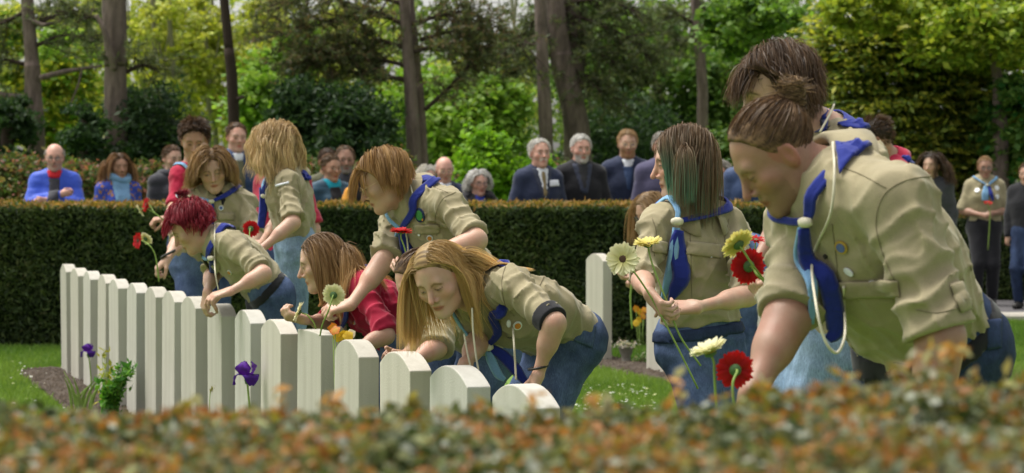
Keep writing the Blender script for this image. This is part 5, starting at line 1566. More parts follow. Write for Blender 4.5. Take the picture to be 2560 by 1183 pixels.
# bun: loops of hair
def bun(me, at, r, c1, c2, n=160, spray=0.0, seed=0):
    rg = np.random.default_rng(seed); cen = me.c + me.B @ (A(at) * me.s)
    ax = nrm(me.B @ A([0, -0.55, 0.83])); x = nrm(np.cross(ax, [0.3, 1, 0.2])); y = np.cross(ax, x)
    parts, cols = [], []
    for i in range(n):
        a0 = rg.uniform(0, 6.28); rr = r * rg.uniform(0.35, 1.0); zz = rg.normal(0, 0.35) * r; tw = rg.normal(0, 0.5)
        t = np.linspace(0, rg.uniform(2, 4.5), 10)
        P = cen + ax * (zz + r * 0.5 + 0.25 * r * np.sin(t * 2 + tw))[:, None] + x * (rr * np.cos(a0 + t))[:, None] + y * (rr * np.sin(a0 + t))[:, None] * 0.9
        if rg.uniform() < spray:
            d = nrm(ax * 0.8 + x * rg.normal(0.0, 0.8) + y * rg.normal(0, 0.8)); ln = r * rg.uniform(1.0, 2.2)
            u = np.linspace(0, 1, 10)[:, None]
            P = cen + ax * r * 0.5 + d * u * ln + A([0, 0, -1]) * (u ** 2) * ln * 0.3 + x * 0.15 * r * np.sin(u * 5 + tw)
        V, F = tube(P, 0.0011 * np.interp(np.linspace(0, 1, 10), [0, 0.5, 1], [1, 1, 0.3]), 3, capends=False)
        parts.append((V, F)); cols.append(np.tile(lerp(c1, c2, rg.uniform()), (len(V), 1)))
    V, F = merge(parts)
    return mobj('hair_bun', V, F, M['hair'], me.root, np.concatenate(cols))
bun(p1, (0, -0.112, 0.070), 0.034, (0.07, 0.04, 0.02), (0.40, 0.26, 0.13), 900, 0.16, 2)
neckerchief(p1, (2032, 545, 4.85), [([(2028, 560), (2040, 640), (2052, 720), (2062, 800), (2070, 850)], [0.026, 0.04, 0.045, 0.045, 0.02], 'scarf_blue', 0.012),
                                   ([(2022, 560), (2016, 640), (2020, 720), (2032, 790)], [0.018, 0.024, 0.026, 0.014], 'scarf_light', 0.004)], cols=('scarf_blue', 'scarf_blue'), backw=0.11)
quad_on(p1, [(2090, 362), (2168, 372), (2128, 400), (2104, 440)], 'scarf_blue', 'neckerchief_roll', Dn=4.9, off=0.008)
cord_px(p1, [(2082, 365), (2094, 440), (2085, 530), (2040, 640), (2040, 760, 4.72), (2062, 850, 4.70), (2092, 882, 4.72), (2112, 840, 4.74), (2116, 760), (2114, 710)], 0.0032)
badge(p1, 2105, 617, 0.0155, 'blue_patch', 'gold_patch'); badge(p1, 2184, 719, 0.018, 'orange', 'white_pin'); badge(p1, 2124, 679, 0.013, 'white_pin', shape=(1.0, 0.6), tilt=-35, name='pin')
quad_on(p1, [(2070, 705), (2245, 700), (2252, 740), (2075, 745)], 'khaki', 'pocket_flap')
quad_on(p1, [(2372, 712), (2402, 706), (2430, 770), (2400, 782)], 'khaki', 'sleeve_tab')
for x_, y_ in ((2095, 735), (2066, 640), (2088, 812)): badge(p1, x_, y_, 0.0055, 'metal_dark', name='button')

for q_ in ([(2330, 440), (2262, 452), (2208, 490), (2190, 560), (2210, 640), (2235, 700)], [(2080, 560), (2090, 640), (2100, 740), (2120, 860)], [(2290, 775), (2350, 782), (2420, 760)], [(2110, 420), (2160, 440), (2215, 470)]): seam(p1, q_)
tquad(p1, [(2462, 800), (2500, 800), (2500, 870), (2466, 875)], 'jeans_dark', 'pocket')
# dark-haired boy standing behind him
J = legs(dict(head=(1940, 226, 5.72), neck=(2058, 345, 5.78), sL=(2150, 415, 5.58), sR=(2020, 420, 5.95), chest=(2115, 580, 5.8), pelvis=(2065, 850, 5.85),
              eL=(2230, 690, 5.6), wL=(2240, 830, 5.60), eR=(2010, 690, 5.85), wR=(1985, 735, 5.66)), 1.05)
p2 = make_person('boy with tousled dark brown hair and blue neckerchief standing behind the man with hair bun', J, 72, 20, 0, hscale=0.93, S=1.04, fem=0.1, sw=1.05, tone=SK['fair'], eyes=0.15,
                 trousers='jeans_light', collar=False, seed=2, amp=0.0145, loose=1.3, tR=(-1, -0.2, 0.0), palmR=(0, 0.3, 1), curlR=75,
                 hair=H_(DARKB, c2=(0.17, 0.10, 0.055), n=5200, len=0.095, top_len=0.13, part=0.02, side=0.7, comb=(0, 0.1, 0.1), fringe=(-0.3, 0.9, 0.0), fringe_len=0.036, g=0.22, vol=0.010, mess=0.13, lift=0.10, clump=0.25, curl=0.005, cf=40, steps=8, clear=0.055, ymaxL=0.02, ymaxR=0.02))
neckerchief(p2, (1990, 470, 5.6), [], backw=0.13)
quad_on(p2, [(2044, 224), (2084, 258), (2066, 305), (2020, 285)], 'scarf_blue', 'neckerchief_roll', Dn=5.62, off=0.012)
cord_px(p2, [(2085, 262, 5.72), (2075, 285, 5.66), (2050, 330, 5.62)], 0.005)

# girl with green-dyed bob
def dye_green(q, CV, tt, rg):
    f = np.clip(sstep(-0.02, 0.045, q[:, 1]) * 0.95 + 0.55 * (rg.uniform(0, 1, len(q)) > 0.72), 0, 0.95)[:, None, None] * np.clip(tt * 1.7 - 0.45, 0, 1)
    return CV * (1 - f) + A([0.14, 0.36, 0.24]) * f
J = legs(dict(head=(1708, 404, 7.2), neck=(1728, 520, 7.2), sR=(1640, 562, 7.12), sL=(1825, 566, 7.26), chest=(1742, 650, 7.2), pelvis=(1757, 838, 7.22),
              eR=(1606, 700, 6.98), wR=(1622, 733, 6.78), eL=(1872, 738, 7.02), wL=(1746, 768, 6.86)), 0.92)
p3 = make_person('girl with green streaked brown bob standing and holding two yellow gerberas', J, 90, 10, 0, hscale=0.93, S=0.92, fem=0.7, sw=0.86, tone=SK['fair'], eyes=0.4, sleeve=0.93, seed=3, belt='jeans_dark', amp=0.0127, loose=1.3, hem=-0.04,
                 tR=(0.45, -0.55, -0.55), palmR=(0.7, 0.5, 0.4), curlR=[40, 50, 55, 60], thR=-1, tL=(-1, -0.12, -0.02), palmL=(0, 0.6, -0.75), curlL=[18, 26, 34, 40], thL=-1, tcL=10, fl=0.62,
                 hair=H_(BROWN, c1=(0.085, 0.055, 0.032), c2=(0.24, 0.155, 0.085), root=(0.13, 0.08, 0.045), n=6500, len=0.235, lvar=0.06, part=0.0, side=0.9, comb=(0, 0.05, 0.15), g=0.42, vol=0.018, mess=0.04, lift=0.05, steps=9, dye=dye_green, clear=0.058, ymaxL=0.078, ymaxR=0.078, hit=False, clump=0.3))
neckerchief(p3, (1692, 556), [([(1697, 575), (1703, 620), (1700, 680), (1690, 720), (1680, 748)], [0.03, 0.058, 0.06, 0.045, 0.012], 'scarf_blue', 0.008),
                              ([(1688, 572), (1680, 630), (1670, 700), (1662, 745)], [0.025, 0.034, 0.034, 0.012], 'scarf_light', 0.002)], wr=0.012)
badge(p3, 1775, 632, 0.011, 'white_pin', shape=(0.7, 1.5), name='pin'); badge(p3, 1756, 627, 0.006, 'metal_dark', name='button'); badge(p3, 1644, 626, 0.006, 'metal_dark', name='button')
quad_on(p3, [(1718, 605), (1800, 612), (1802, 645), (1716, 635)], 'khaki', 'pocket_flap'); quad_on(p3, [(1628, 600), (1668, 606), (1666, 634), (1630, 630)], 'khaki', 'pocket_flap')

for q_ in ([(1630, 545), (1640, 580), (1636, 640)], [(1822, 548), (1812, 600), (1818, 660)], [(1725, 580), (1728, 660), (1730, 780)]): seam(p3, q_)
# blonde woman stooping over the near headstones
J = legs(dict(head=(1098, 695, 6.93), neck=(1190, 728, 7.06), sL=(1278, 712, 6.92), sR=(1185, 790, 7.24), chest=(1305, 772, 7.14), pelvis=(1412, 838, 7.32),
              eL=(1386, 806, 6.74), wL=(1346, 935, 6.78), eR=(1192, 858, 7.08), wR=(1166, 905, 6.98)), 0.97, back=0.02)
p4 = make_person('blonde long-haired woman with black sleeve cuff stooping over the nearest headstones', J, 22, 29, 12, hscale=0.89, S=0.97, fem=1.0, sw=0.90, tone=SK['fair'], brow=(0.22, 0.12, 0.06), eyes=0.25, sleeve=0.84, seed=4, hem=0.0, amp=0.0145, loose=1.1, cuff=False,
                 tL=(-0.25, 0.1, -1), palmL=(-1, 0, 0), tR=(-0.3, -0.2, -0.8),
                 hair=H_(BLOND, n=6500, len=0.32, lvar=0.14, part=0.012, side=0.55, comb=(0, -0.3, 0.0), g=0.42, vol=0.005, mess=0.04, lift=0.03, steps=11, clear=0.064, lie=True, back_y=-0.01, ymaxL=0.015))
neckerchief(p4, (1217, 858, 7.0), [([(1222, 862), (1258, 890), (1290, 925), (1318, 962)], [0.03, 0.04, 0.04, 0.02], 'scarf_blue', 0.0), ([(1218, 862), (1228, 900), (1245, 935), (1262, 950)], [0.022, 0.032, 0.03, 0.015], 'scarf_light', 0.0)], wr=0.011)
cord_px(p4, [(1180, 770, 6.92), (1183, 830, 6.9), (1190, 890, 6.9), (1196, 925, 6.9)], 0.004); cord_px(p4, [(1160, 835, 6.95), (1168, 880, 6.93), (1176, 915, 6.93)], 0.004)
cord_px(p4, [(1281, 815), (1285, 860, 6.86), (1288, 910, 6.86), (1290, 950, 6.86)], 0.004)
badge(p4, 1293, 813, 0.015, 'orange', 'white_pin'); badge(p4, 1272, 808, 0.010, 'white_pin', shape=(0.7, 1.3), name='pin')
_a, _b2 = p4.J['sL'], p4.J['eL']
_ax = nrm(_b2 - _a).astype(f32); _c0 = A(lerp(_a, _b2, 0.89), f32)
V, F = mesh_sdf([cap(lerp(_a, _b2, 0.7), lerp(_a, _b2, 1.1), 0.054, 0.048, 0.02)], 0.004, lambda P_, d_: np.maximum(d_, np.abs((P_ - _c0) @ _ax) - 0.022).astype(f32))
mobj('sleeve_band', V, F, M['black_cloth'], p4.root)
V, F = tube([p4.J['wL'] + A([0.03 * math.cos(t), 0.03 * math.sin(t), 0.02 + 0.006 * math.cos(t)]) for t in np.linspace(0, 6.283, 15)], 0.004, 5, capends=False)
mobj('bracelet', V, F, M['shoe'], p4.root)

for q_ in ([(1268, 655), (1255, 700), (1262, 760), (1285, 790)], [(1360, 690), (1340, 740), (1330, 800)]): seam(p4, q_)
tquad(p4, [(1440, 800), (1488, 815), (1480, 870), (1432, 850)], 'jeans', 'pocket')
# boy with wire glasses
J = legs(dict(head=(960, 449, 8.64), neck=(1030, 492, 8.7), sL=(1118, 512, 8.52), sR=(992, 548, 8.86), chest=(1088, 572, 8.72), pelvis=(1165, 700, 8.8),
              eL=(1193, 600, 8.36), wL=(1062, 652, 8.3), eR=(958, 655, 8.66), wR=(878, 762, 8.52)), 1.0)
p6 = make_person('boy with straight ginger-blond hair and wire glasses leaning forward, green patch on khaki shirt', J, 83, 27, 0, hscale=0.95, S=1.0, fem=0.25, sw=0.95, tone=SK['fair'], brow=(0.3, 0.17, 0.07), eyes=0.15, sleeve=0.82, seed=5, amp=0.0145, loose=1.3,
                 tR=(-0.95, -0.1, -0.18), palmR=(-0.1, 0.5, -0.85), curlR=[45, 60, 65, 70], thR=-1, tcR=15,
                 hair=H_(BLOND, c1=(0.20, 0.105, 0.035), c2=(0.45, 0.27, 0.10), root=(0.16, 0.09, 0.035), n=4500, len=0.10, top_len=0.165, part=0.01, side=0.8, comb=(0, -0.2, 0), fringe=(0.1, 1, -0.2), fringe_len=0.062, g=0.28, vol=0.014, mess=0.05, lift=0.06, steps=8, clear=0.055, ymaxL=0.03, ymaxR=0.03))
glasses(p6, 'metal_gold')
neckerchief(p6, (1010, 565, 8.6), [([(1012, 570), (1022, 610), (1028, 650)], [0.03, 0.05, 0.05], 'scarf_blue', 0.004), ([(1002, 568), (1006, 600), (1014, 640)], [0.02, 0.03, 0.03], 'scarf_light', 0.0)], backw=0.10)
cord_px(p6, [(1026, 458), (1036, 490), (1030, 530), (1018, 560), (1024, 600), (1022, 650)], 0.005)
for o_ in [badge(p6, 1051, 538, 0.029, 'green_patch', 'jeans_dark', name='patch')]: pass
badge(p6, 1058, 548, 0.007, 'orange'); badge(p6, 1062, 535, 0.008, 'khaki'); badge(p6, 1042, 530, 0.006, 'green_patch')
badge(p6, 1048, 582, 0.010, 'white_pin', shape=(0.7, 1.3), name='pin'); badge(p6, 1075, 595, 0.013, 'orange', 'white_pin')
quad_on(p6, [(1036, 563), (1098, 560), (1100, 582), (1040, 585)], 'khaki', 'pocket_flap')

for q_ in ([(1140, 480), (1105, 500), (1088, 545), (1092, 590)], [(1060, 460), (1090, 470), (1120, 482)]): seam(p6, q_)
# girl in red shirt crouching
J = legs(dict(head=(806, 655, 8.9), neck=(868, 712, 8.95), sL=(905, 715, 8.78), sR=(862, 732, 9.1), chest=(945, 768, 8.98), pelvis=(1002, 850, 9.02),
              eL=(966, 838, 8.65), wL=(888, 872, 8.58), eR=(818, 808, 9.0), wR=(768, 800, 8.85)), 0.95, back=-0.15)
p5 = make_person('long-haired girl in crimson shirt crouching behind the row of headstones', J, 86, 16, 0, hscale=0.92, S=0.95, fem=0.9, sw=0.88, tone=SK['fair'], eyes=0.2, shirt='red_shirt', sleeve=0.92, seed=6, amp=0.0145, loose=1.3, hem=0.0,
                 tR=(-0.9, -0.1, 0.2), palmR=(0, 0.4, 0.6), curlR=60, collar=True,
                 hair=H_(BROWN, c1=(0.14, 0.075, 0.035), c2=(0.36, 0.22, 0.10), root=(0.10, 0.055, 0.028), tip=(0.52, 0.33, 0.14), n=4600, len=0.33, lvar=0.12, part=0.0, side=0.4, comb=(0, -0.4, 0.0), g=0.38, vol=0.006, mess=0.04, lift=0.03, steps=10, clear=0.062, ymaxL=0.05, ymaxR=0.06))
neckerchief(p5, (850, 815, 8.8), [([(848, 818), (842, 850), (838, 880)], [0.03, 0.04, 0.03], 'scarf_blue', 0.0)])
badge(p5, 886, 803, 0.014, 'orange', 'white_pin')

# second stooping girl half hidden by the blonde woman
J = legs(dict(head=(1052, 705, 8.0), neck=(1102, 748, 8.05), sL=(1112, 765, 7.88), sR=(1080, 775, 8.22), chest=(1160, 795, 8.08), pelvis=(1225, 850, 8.2),
              eL=(1092, 868, 7.72), wL=(1035, 900, 7.62), eR=(1058, 860, 8.1), wR=(1010, 890, 8.0)), 0.95, back=-0.1)
p11 = make_person('brown-haired scout crouching half hidden behind the blonde woman, face mostly covered', J, 75, 30, 0, res=1.3, hscale=0.92, S=0.95, fem=0.8, sw=0.95, tone=SK['fair'], eyes=0.2, sleeve=0.98, seed=7,
                  hair=H_(BROWN, n=1200, to=(0, -0.09, 0.07), len=0.3, mess=0.05, vol=0.006, side=0, comb=(0, -1, 0.2), lift=0.02))

# wavy blonde girl standing with her back turned
J = legs(dict(head=(686, 370, 11.0), neck=(716, 436, 11.05), sL=(722, 458, 10.87), sR=(700, 460, 11.22), chest=(728, 505, 11.04), pelvis=(736, 604, 11.08),
              eL=(734, 556, 10.72), wL=(650, 626, 10.62), eR=(696, 552, 11.2), wR=(652, 612, 10.92)), 1.05, stag=0.05)
p7 = make_person('girl with wavy shoulder-length blonde hair standing side-on in pale jeans', J, 108, 20, 0, hscale=0.95, S=1.02, fem=0.8, sw=0.86, tone=SK['fair'], trousers='jeans_light', sleeve=0.86, seed=8, tuck=True, amp=0.0163, loose=1.5,
                 tL=(-0.8, -0.2, -0.5), palmL=(0, 0.8, -0.4), curlL=[35, 45, 50, 55], thL=-1, tR=(-0.85, -0.3, -0.2), palmR=(0, -0.3, 0.9), curlR=55,
                 hair=H_(BLOND, c1=(0.42, 0.29, 0.14), c2=(0.78, 0.60, 0.34), root=(0.36, 0.24, 0.12), n=3000, len=0.27, lvar=0.22, part=0.0, side=0.9, comb=(0, -0.1, 0.2), g=0.32, vol=0.026, mess=0.04, lift=0.10, curl=0.011, cf=50, steps=16, clear=0.06, hit=False, clump=0.45, wave=16))
quad_on(p7, [(690, 463), (722, 455), (723, 459), (691, 467)], 'white_cloth', 'name_tape', n=4)
neckerchief(p7, (662, 490, 10.95), [([(664, 470), (658, 520), (652, 570)], [0.03, 0.045, 0.04], 'scarf_blue', 0.0)])

for q_ in ([(705, 440), (700, 470), (705, 510)], [(742, 445), (752, 500), (750, 560)]): seam(p7, q_)
# red-haired scout crouching
J = legs(dict(head=(478, 566, 10.3), neck=(532, 602, 10.33), sL=(584, 612, 10.16), sR=(548, 630, 10.5), chest=(604, 650, 10.33), pelvis=(670, 722, 10.4),
              eL=(660, 684, 10.0), wL=(578, 728, 9.92), eR=(530, 690, 10.42), wR=(519, 728, 10.3)), 0.95, back=-0.25)
p8 = make_person('scout with short crimson-dyed hair crouching behind the headstones', J, 84, 36, 0, hscale=0.93, S=0.95, fem=0.6, sw=0.90, tone=SK['fair'], brow=(0.12, 0.05, 0.04), eyes=0.15, sleeve=0.80, seed=9, amp=0.0145, loose=1.4, belt='black_cloth',
                 tL=(-0.9, -0.15, -0.25), palmL=(0, 0.3, -0.9), curlL=[30, 30, 35, 40], thL=-1, tR=(-0.2, 0, -0.9),
                 hair=dict(c1=(0.20, 0.012, 0.025), c2=(0.36, 0.03, 0.05), root=(0.12, 0.01, 0.02), n=3600, len=0.055, top_len=0.10, part=0.0, side=0.7, comb=(0, 0.0, 0), g=0.18, vol=0.016, mess=0.22, lift=0.2, steps=10, fringe=(0, 1, -0.1), fringe_len=0.06, clump=0.5, ymaxL=0.035, ymaxR=0.035, clear=0.055))
bun(p8, (0, -0.05, 0.140), 0.026, (0.16, 0.01, 0.02), (0.40, 0.03, 0.06), 420, 0.85, 4)
neckerchief(p8, (535, 640, 10.2), [([(536, 645), (538, 690), (542, 725)], [0.03, 0.045, 0.03], 'scarf_blue', 0.0)])
cord_px(p8, [(538, 565), (542, 600), (540, 640), (538, 680, 10.1), (546, 725, 10.1)], 0.005)
badge(p8, 575, 680, 0.013, 'orange', 'white_pin')

# scout with wavy chin-length hair reaching down
J = legs(dict(head=(530, 426, 12.3), neck=(540, 490, 12.42), sR=(482, 512, 12.32), sL=(606, 508, 12.42), chest=(540, 555, 12.42), pelvis=(505, 640, 12.5),
              eR=(448, 602, 12.12), wR=(420, 645, 11.95), eL=(640, 590, 12.25), wL=(610, 640, 12.05)), 1.0)
p9 = make_person('scout with wavy light-brown hair in khaki, reaching down with red and white gerberas', J, -10, 16, 9, hscale=0.95, S=1.0, fem=0.5, sw=0.98, tone=SK['fair'], eyes=0.25, sleeve=0.95, seed=10, amp=0.0163, loose=1.6,
                 tR=(-0.7, -0.2, -0.7), palmR=(0.5, 0.3, -0.5), curlR=60, vneck=[('undershirt', 'black_cloth', (0.04, 0.012, -0.06, 0.012, 0.003))],
                 hair=H_(BLOND, c1=(0.17, 0.095, 0.04), c2=(0.40, 0.25, 0.11), root=(0.13, 0.075, 0.035), n=2800, len=0.17, part=-0.015, side=0.9, comb=(0, -0.1, 0.1), g=0.28, vol=0.024, mess=0.12, lift=0.2, curl=0.008, cf=40, steps=12, clear=0.06))
neckerchief(p9, (522, 505, 12.2), [([(523, 508), (527, 540), (529, 570)], [0.03, 0.045, 0.03], 'scarf_blue', 0.0), ([(521, 508), (518, 535), (520, 560)], [0.02, 0.03, 0.02], 'scarf_light', 0.0)])
badge(p9, 552, 520, 0.014, 'blue_patch', 'white_pin'); quad_on(p9, [(544, 532), (585, 534), (584, 550), (546, 550)], 'khaki', 'pocket_flap')
V, F = tube([p9.J['wR'] + A([0.035 * math.cos(t), 0.03 * math.sin(t), 0.02 + 0.02 * math.cos(t)]) for t in np.linspace(0, 6.283, 13)], 0.008, 5, capends=False)
mobj('wristwatch', V, F, M['shoe'], p9.root)

# tall boy in red shirt
J = legs(dict(head=(486, 352, 14.0), neck=(487, 418, 14.05), sR=(450, 440, 13.98), sL=(534, 440, 14.15), chest=(490, 500, 14.06), pelvis=(492, 592, 14.1),
              eR=(440, 512, 13.9), wR=(420, 546, 13.74), eL=(548, 515, 14.1), wL=(538, 575, 13.95)), 1.04)
p10 = make_person('tall dark-haired boy in crimson shirt and light blue neckerchief looking down', J, -8, 18, 0, hscale=0.99, S=1.04, fem=0.1, sw=0.92, tone=SK['tan'], eyes=0.2, shirt='red_shirt', trousers='jeans_dark', sleeve=0.97, seed=11, tR=(-0.8, -0.3, -0.1), curlR=65, palmR=(0.2, 0.4, -0.9),
                  hair=H_(DARKB, n=1800, len=0.03, top_len=0.06, side=0.3, comb=(0, 0.5, 0.2), lift=0.35, g=0.1, vol=0.012, mess=0.2, fringe=(0.4, 0.3, 0.6), fringe_len=0.05))
neckerchief(p10, (472, 432, 13.9), [([(474, 436), (478, 465), (476, 490)], [0.03, 0.05, 0.04], 'scarf_light', 0.0)], cols=('scarf_light', 'scarf_light'))
badge(p10, 446, 490, 0.02, 'blue_patch', 'white_pin')

# more scouts further back
J = legs(dict(head=(1628, 530, 13.0), neck=(1676, 572, 13.05), sL=(1700, 585, 12.9), sR=(1680, 592, 13.28), chest=(1765, 590, 13.1), pelvis=(1865, 625, 13.2),
              eL=(1650, 660, 12.8), wL=(1592, 695, 12.7), eR=(1640, 655, 13.1), wR=(1600, 700, 12.95)), 0.98)
p12 = make_person('stooping scout with long fair hair and dark glasses behind the green-streaked bob', J, 62, 26, 0, hscale=0.93, S=0.98, fem=0.8, tone=SK['fair'], seed=12, tL=(-1, 0, 0), curlL=70,
                  hair=H_(BLOND, c1=(0.22, 0.13, 0.06), c2=(0.42, 0.28, 0.14), n=1300, len=0.36, part=0, side=0.9, comb=(0, -0.2, 0.1), g=0.3, vol=0.012, mess=0.06, lift=0.05, steps=13, clear=0.06))
glasses(p12, 'metal_dark', 0.003)
J = legs(dict(head=(1995, 395, 10.0), neck=(1996, 462, 10.05), sR=(1955, 490, 9.95), sL=(2045, 490, 10.1), chest=(1998, 560, 10.03), pelvis=(1995, 690, 10.05),
              eR=(1938, 570, 9.86), wR=(1895, 645, 9.7), eL=(2060, 590, 10.0), wL=(2050, 660, 9.85)), 0.97)
p13 = make_person('scout almost hidden behind the man with hair bun, only a bare forearm and sleeve showing', J, 40, 20, 0, res=1.5, S=0.97, fem=0.4, tone=SK['pink'], sleeve=0.72, trousers='jeans_dark', seed=13, tR=(-0.6, -0.2, -0.8), curlR=60, hair=H_(BROWN, n=500, len=0.06))
J = legs(dict(head=(2190, 352, 13.0), neck=(2226, 400, 13.05), sL=(2248, 432, 12.9), sR=(2226, 437, 13.25), chest=(2268, 475, 13.08), pelvis=(2310, 590, 13.2),
              eL=(2270, 520, 12.8), wL=(2210, 570, 12.7), eR=(2240, 520, 13.1), wR=(2200, 570, 13.0)), 1.0)
p14 = make_person('dark-haired scout in crimson shirt bending over behind the khaki scouts at right', J, 100, 24, 0, hscale=0.95, S=1.0, fem=0.1, tone=SK['tan'], shirt='red_shirt', trousers='jeans_dark', seed=14,
                  hair=H_(DARKB, n=900, len=0.03, top_len=0.07, side=0.2, comb=(0, -0.5, 0.2), lift=0.3, g=0.1, vol=0.012, mess=0.15))
neckerchief(p14, (2230, 440, 12.9), [], backw=0.12)
J, S_ = stand(704, 316, 13.6, 30, 'down', sh=0.85)
p18 = make_person('scout in crimson shirt hidden behind the wavy blonde girl, only a shoulder showing', J, 40, 15, 0, res=1.6, S=S_, fem=0.4, tone=SK['fair'], shirt='red_shirt', trousers='jeans_dark', seed=15, hair=H_(BROWN, n=400, len=0.05))
neckerchief(p18, (722, 430, 13.5), [], cols=('scarf_blue', 'scarf_blue'))

# ------------------------------------------------------------------ bystanders
def guest(label, px, top, D, az, shirt, arms='down', hair=None, tone='fair', head=None, **kw):
    sh = kw.pop('sh', 1.0); H = kw.pop('H', None); specs = kw.pop('specs', None); lean = kw.pop('lean', 0.0)
    J, S_ = stand(px, top, D, az, arms, sh=sh, H=H, lean=lean)
    haz, hp, hr = head or (az, 4, 0)
    kw.setdefault('longsl', True); kw.setdefault('trousers', 'jeans_dark'); kw.setdefault('collar', False); kw.setdefault('eyes', 0.75)
    me = make_person(label, J, haz, hp, hr, hscale=1.05 * min(1.05, max(0.92, S_)), S=S_, shirt=shirt, tone=SK[tone], hair=hair, seed=int(px) % 97, res=1.15, group='bystanders behind the hedge', amp=kw.pop('amp', 0.006), **kw)
    if specs: glasses(me, specs, 0.0022)
    return me
SUIT = lambda inner, tie=None: [('lapel', 'lapel', (0.105, 0.032, -0.02, 0.27, 0.009)), ('shirt_front', inner, (0.066, 0.012, -0.02, 0.26, 0.0115))] + ([('necktie', tie, (0.024, 0.018, 0.010, 0.255, 0.018))] if tie else [])
SHORT = dict(n=700, len=0.028, top_len=0.045, side=0.5, comb=(0, 0.1, 0.0), lift=0.04, g=0.2, vol=0.003, mess=0.08, w=0.005)
LONGH = dict(clear=0.062, n=700, len=0.30, side=0.9, comb=(0, -0.1, 0.1), lift=0.06, g=0.3, vol=0.012, mess=0.06, w=0.008, steps=12)
BOB = dict(clear=0.062, n=600, len=0.14, side=0.9, comb=(0, -0.3, 0.1), lift=0.2, g=0.24, vol=0.018, mess=0.12, w=0.008, steps=10, curl=0.006)

g1 = guest('balding man in bright blue quilted jacket with arms folded', 137, 360, 21.0, -8, 'coat_blue', 'crossed', H_(GREYH, **{**SHORT, 'bald': 0.075, 'n': 200}), 'old', fem=0, sw=1.08, quilt=0.09, specs='metal_dark', beard=(0.42, 0.27, 0.21), vneck=[('red_collar', 'red_cloth', (0.075, 0.05, -0.03, 0.05, 0.018)), ('jersey', 'grey_coat', (0.055, 0.05, 0.05, 0.32, 0.014))])
g2 = guest('woman in blue and orange patterned coat with pale blue scarf', 296, 384, 20.8, -28, 'patterned', 'down', H_(BROWN, c2=(0.36, 0.2, 0.09), c1=(0.16, 0.085, 0.04), **LONGH), 'tan', fem=1, vneck=[('scarf', 'scarf_light', (0.085, 0.05, -0.05, 0.5, 0.022))])
V, F = tube([g2.J['neck'] + A([0.092 * math.cos(t), 0.085 * math.sin(t), 0.03 + 0.02 * math.sin(2 * t)]) for t in np.linspace(0, 6.283, 17)], 0.04, 8, capends=False); mobj('scarf_loop', V, F, M['scarf_light'], g2.root)
g3 = guest('young woman in dark grey coat with pale hair clips', 428, 365, 21.6, -38, 'grey_coat', 'down', H_(BROWN, c2=(0.28, 0.16, 0.09), n=450, to=(0, -0.10, 0.03), len=0.25, mess=0.06, vol=0.008, side=0, comb=(0, -1, 0), lift=0.03, w=0.009), 'fair', fem=1, quilt=0.12)
V, F = tube([g3.J['neck'] + A([0.10 * math.cos(t), 0.09 * math.sin(t), 0.01]) for t in np.linspace(0, 6.283, 15)], 0.042, 8, capends=False); mobj('hood', V, F, M['grey_coat'], g3.root)
g4 = guest('tall man in navy quilted jacket with beige scarf', 590, 305, 20.6, -22, 'puffer_navy', 'down', H_(BROWN, c2=(0.25, 0.15, 0.08), **{**SHORT, 'recede': 0.35}), 'old', fem=0, sw=1.1, quilt=0.085, vneck=[('shirt_front', 'white_cloth', (0.055, 0.035, -0.02, 0.06, 0.016)), ('scarf', 'olive', (0.045, 0.055, 0.05, 0.6, 0.018))])
g5 = guest('woman with brown tied-back hair in teal quilted jacket', 826, 388, 20.4, -35, 'puffer_teal', 'down', H_(BROWN, c2=(0.24, 0.15, 0.08), n=450, to=(0, -0.10, 0.02), len=0.25, mess=0.06, vol=0.01, side=0, comb=(0, -1, 0), lift=0.03, w=0.009), 'tan', fem=1, quilt=0.075, vneck=[('lining', 'teal', (0.10, 0.05, -0.05, 0.08, 0.012)), ('top', 'black_cloth', (0.055, 0.09, 0.03, 0.5, 0.016))])
g6 = guest('grey-bearded balding man with jacket open over grey shirt', 862, 366, 20.9, -12, 'black_cloth', 'down', H_(BROWN, c2=(0.3, 0.2, 0.12), **{**SHORT, 'recede': 0.9}), 'pink', fem=0, sw=1.08, beard=(0.22, 0.19, 0.17), vneck=[('shirt_front', 'grey_coat', (0.08, 0.06, -0.03, 0.4, 0.006))])
V, F = mesh_sdf([cap(W(872, 480, 20.15), W(862, 520, 20.15), 0.03, 0.07, 0.02), cap(W(872, 480, 20.15), W(880, 525, 20.15), 0.03, 0.06, 0.05)], 0.012)
_bag = mobj('shoulder_bag', V, F, cloth_mat('orange_cloth', (0.62, 0.28, 0.04))); tag(_bag, 'orange cloth bag hanging in front of the grey-bearded man', 'bag')
V, F = tube([W(875, 475, 20.16), W(884, 440, 20.3), W(890, 420, 20.6)], 0.012, 6); mobj('strap', V, tri_clean(F), M['olive'], _bag)
g7 = guest('dark-haired man half hidden behind woman in teal jacket', 818, 372, 22.0, -15, 'olive', 'down', H_(DARKB, **SHORT), 'tan', fem=0)
g8 = guest('bald man partly hidden behind boy with wire glasses', 1000, 386, 21.3, -10, 'charcoal', 'down', H_(GREYH, **{**SHORT, 'bald': 0.06, 'n': 160}), 'old', fem=0)
g9 = guest('white-haired woman peering past the old man in dark suit', 1067, 416, 22.2, -28, 'charcoal', 'down', H_(WHITEH, c1=(0.5, 0.46, 0.36), **BOB), 'old', fem=1)
g10 = guest('bald old man with glasses in dark suit and pale shirt', 1110, 393, 21.2, -12, 'navy', 'down', H_(WHITEH, **{**SHORT, 'bald': 0.05, 'n': 160}), 'old', fem=0, vneck=SUIT('white_cloth'), specs='metal_gold', head=(-14, 10, 0))
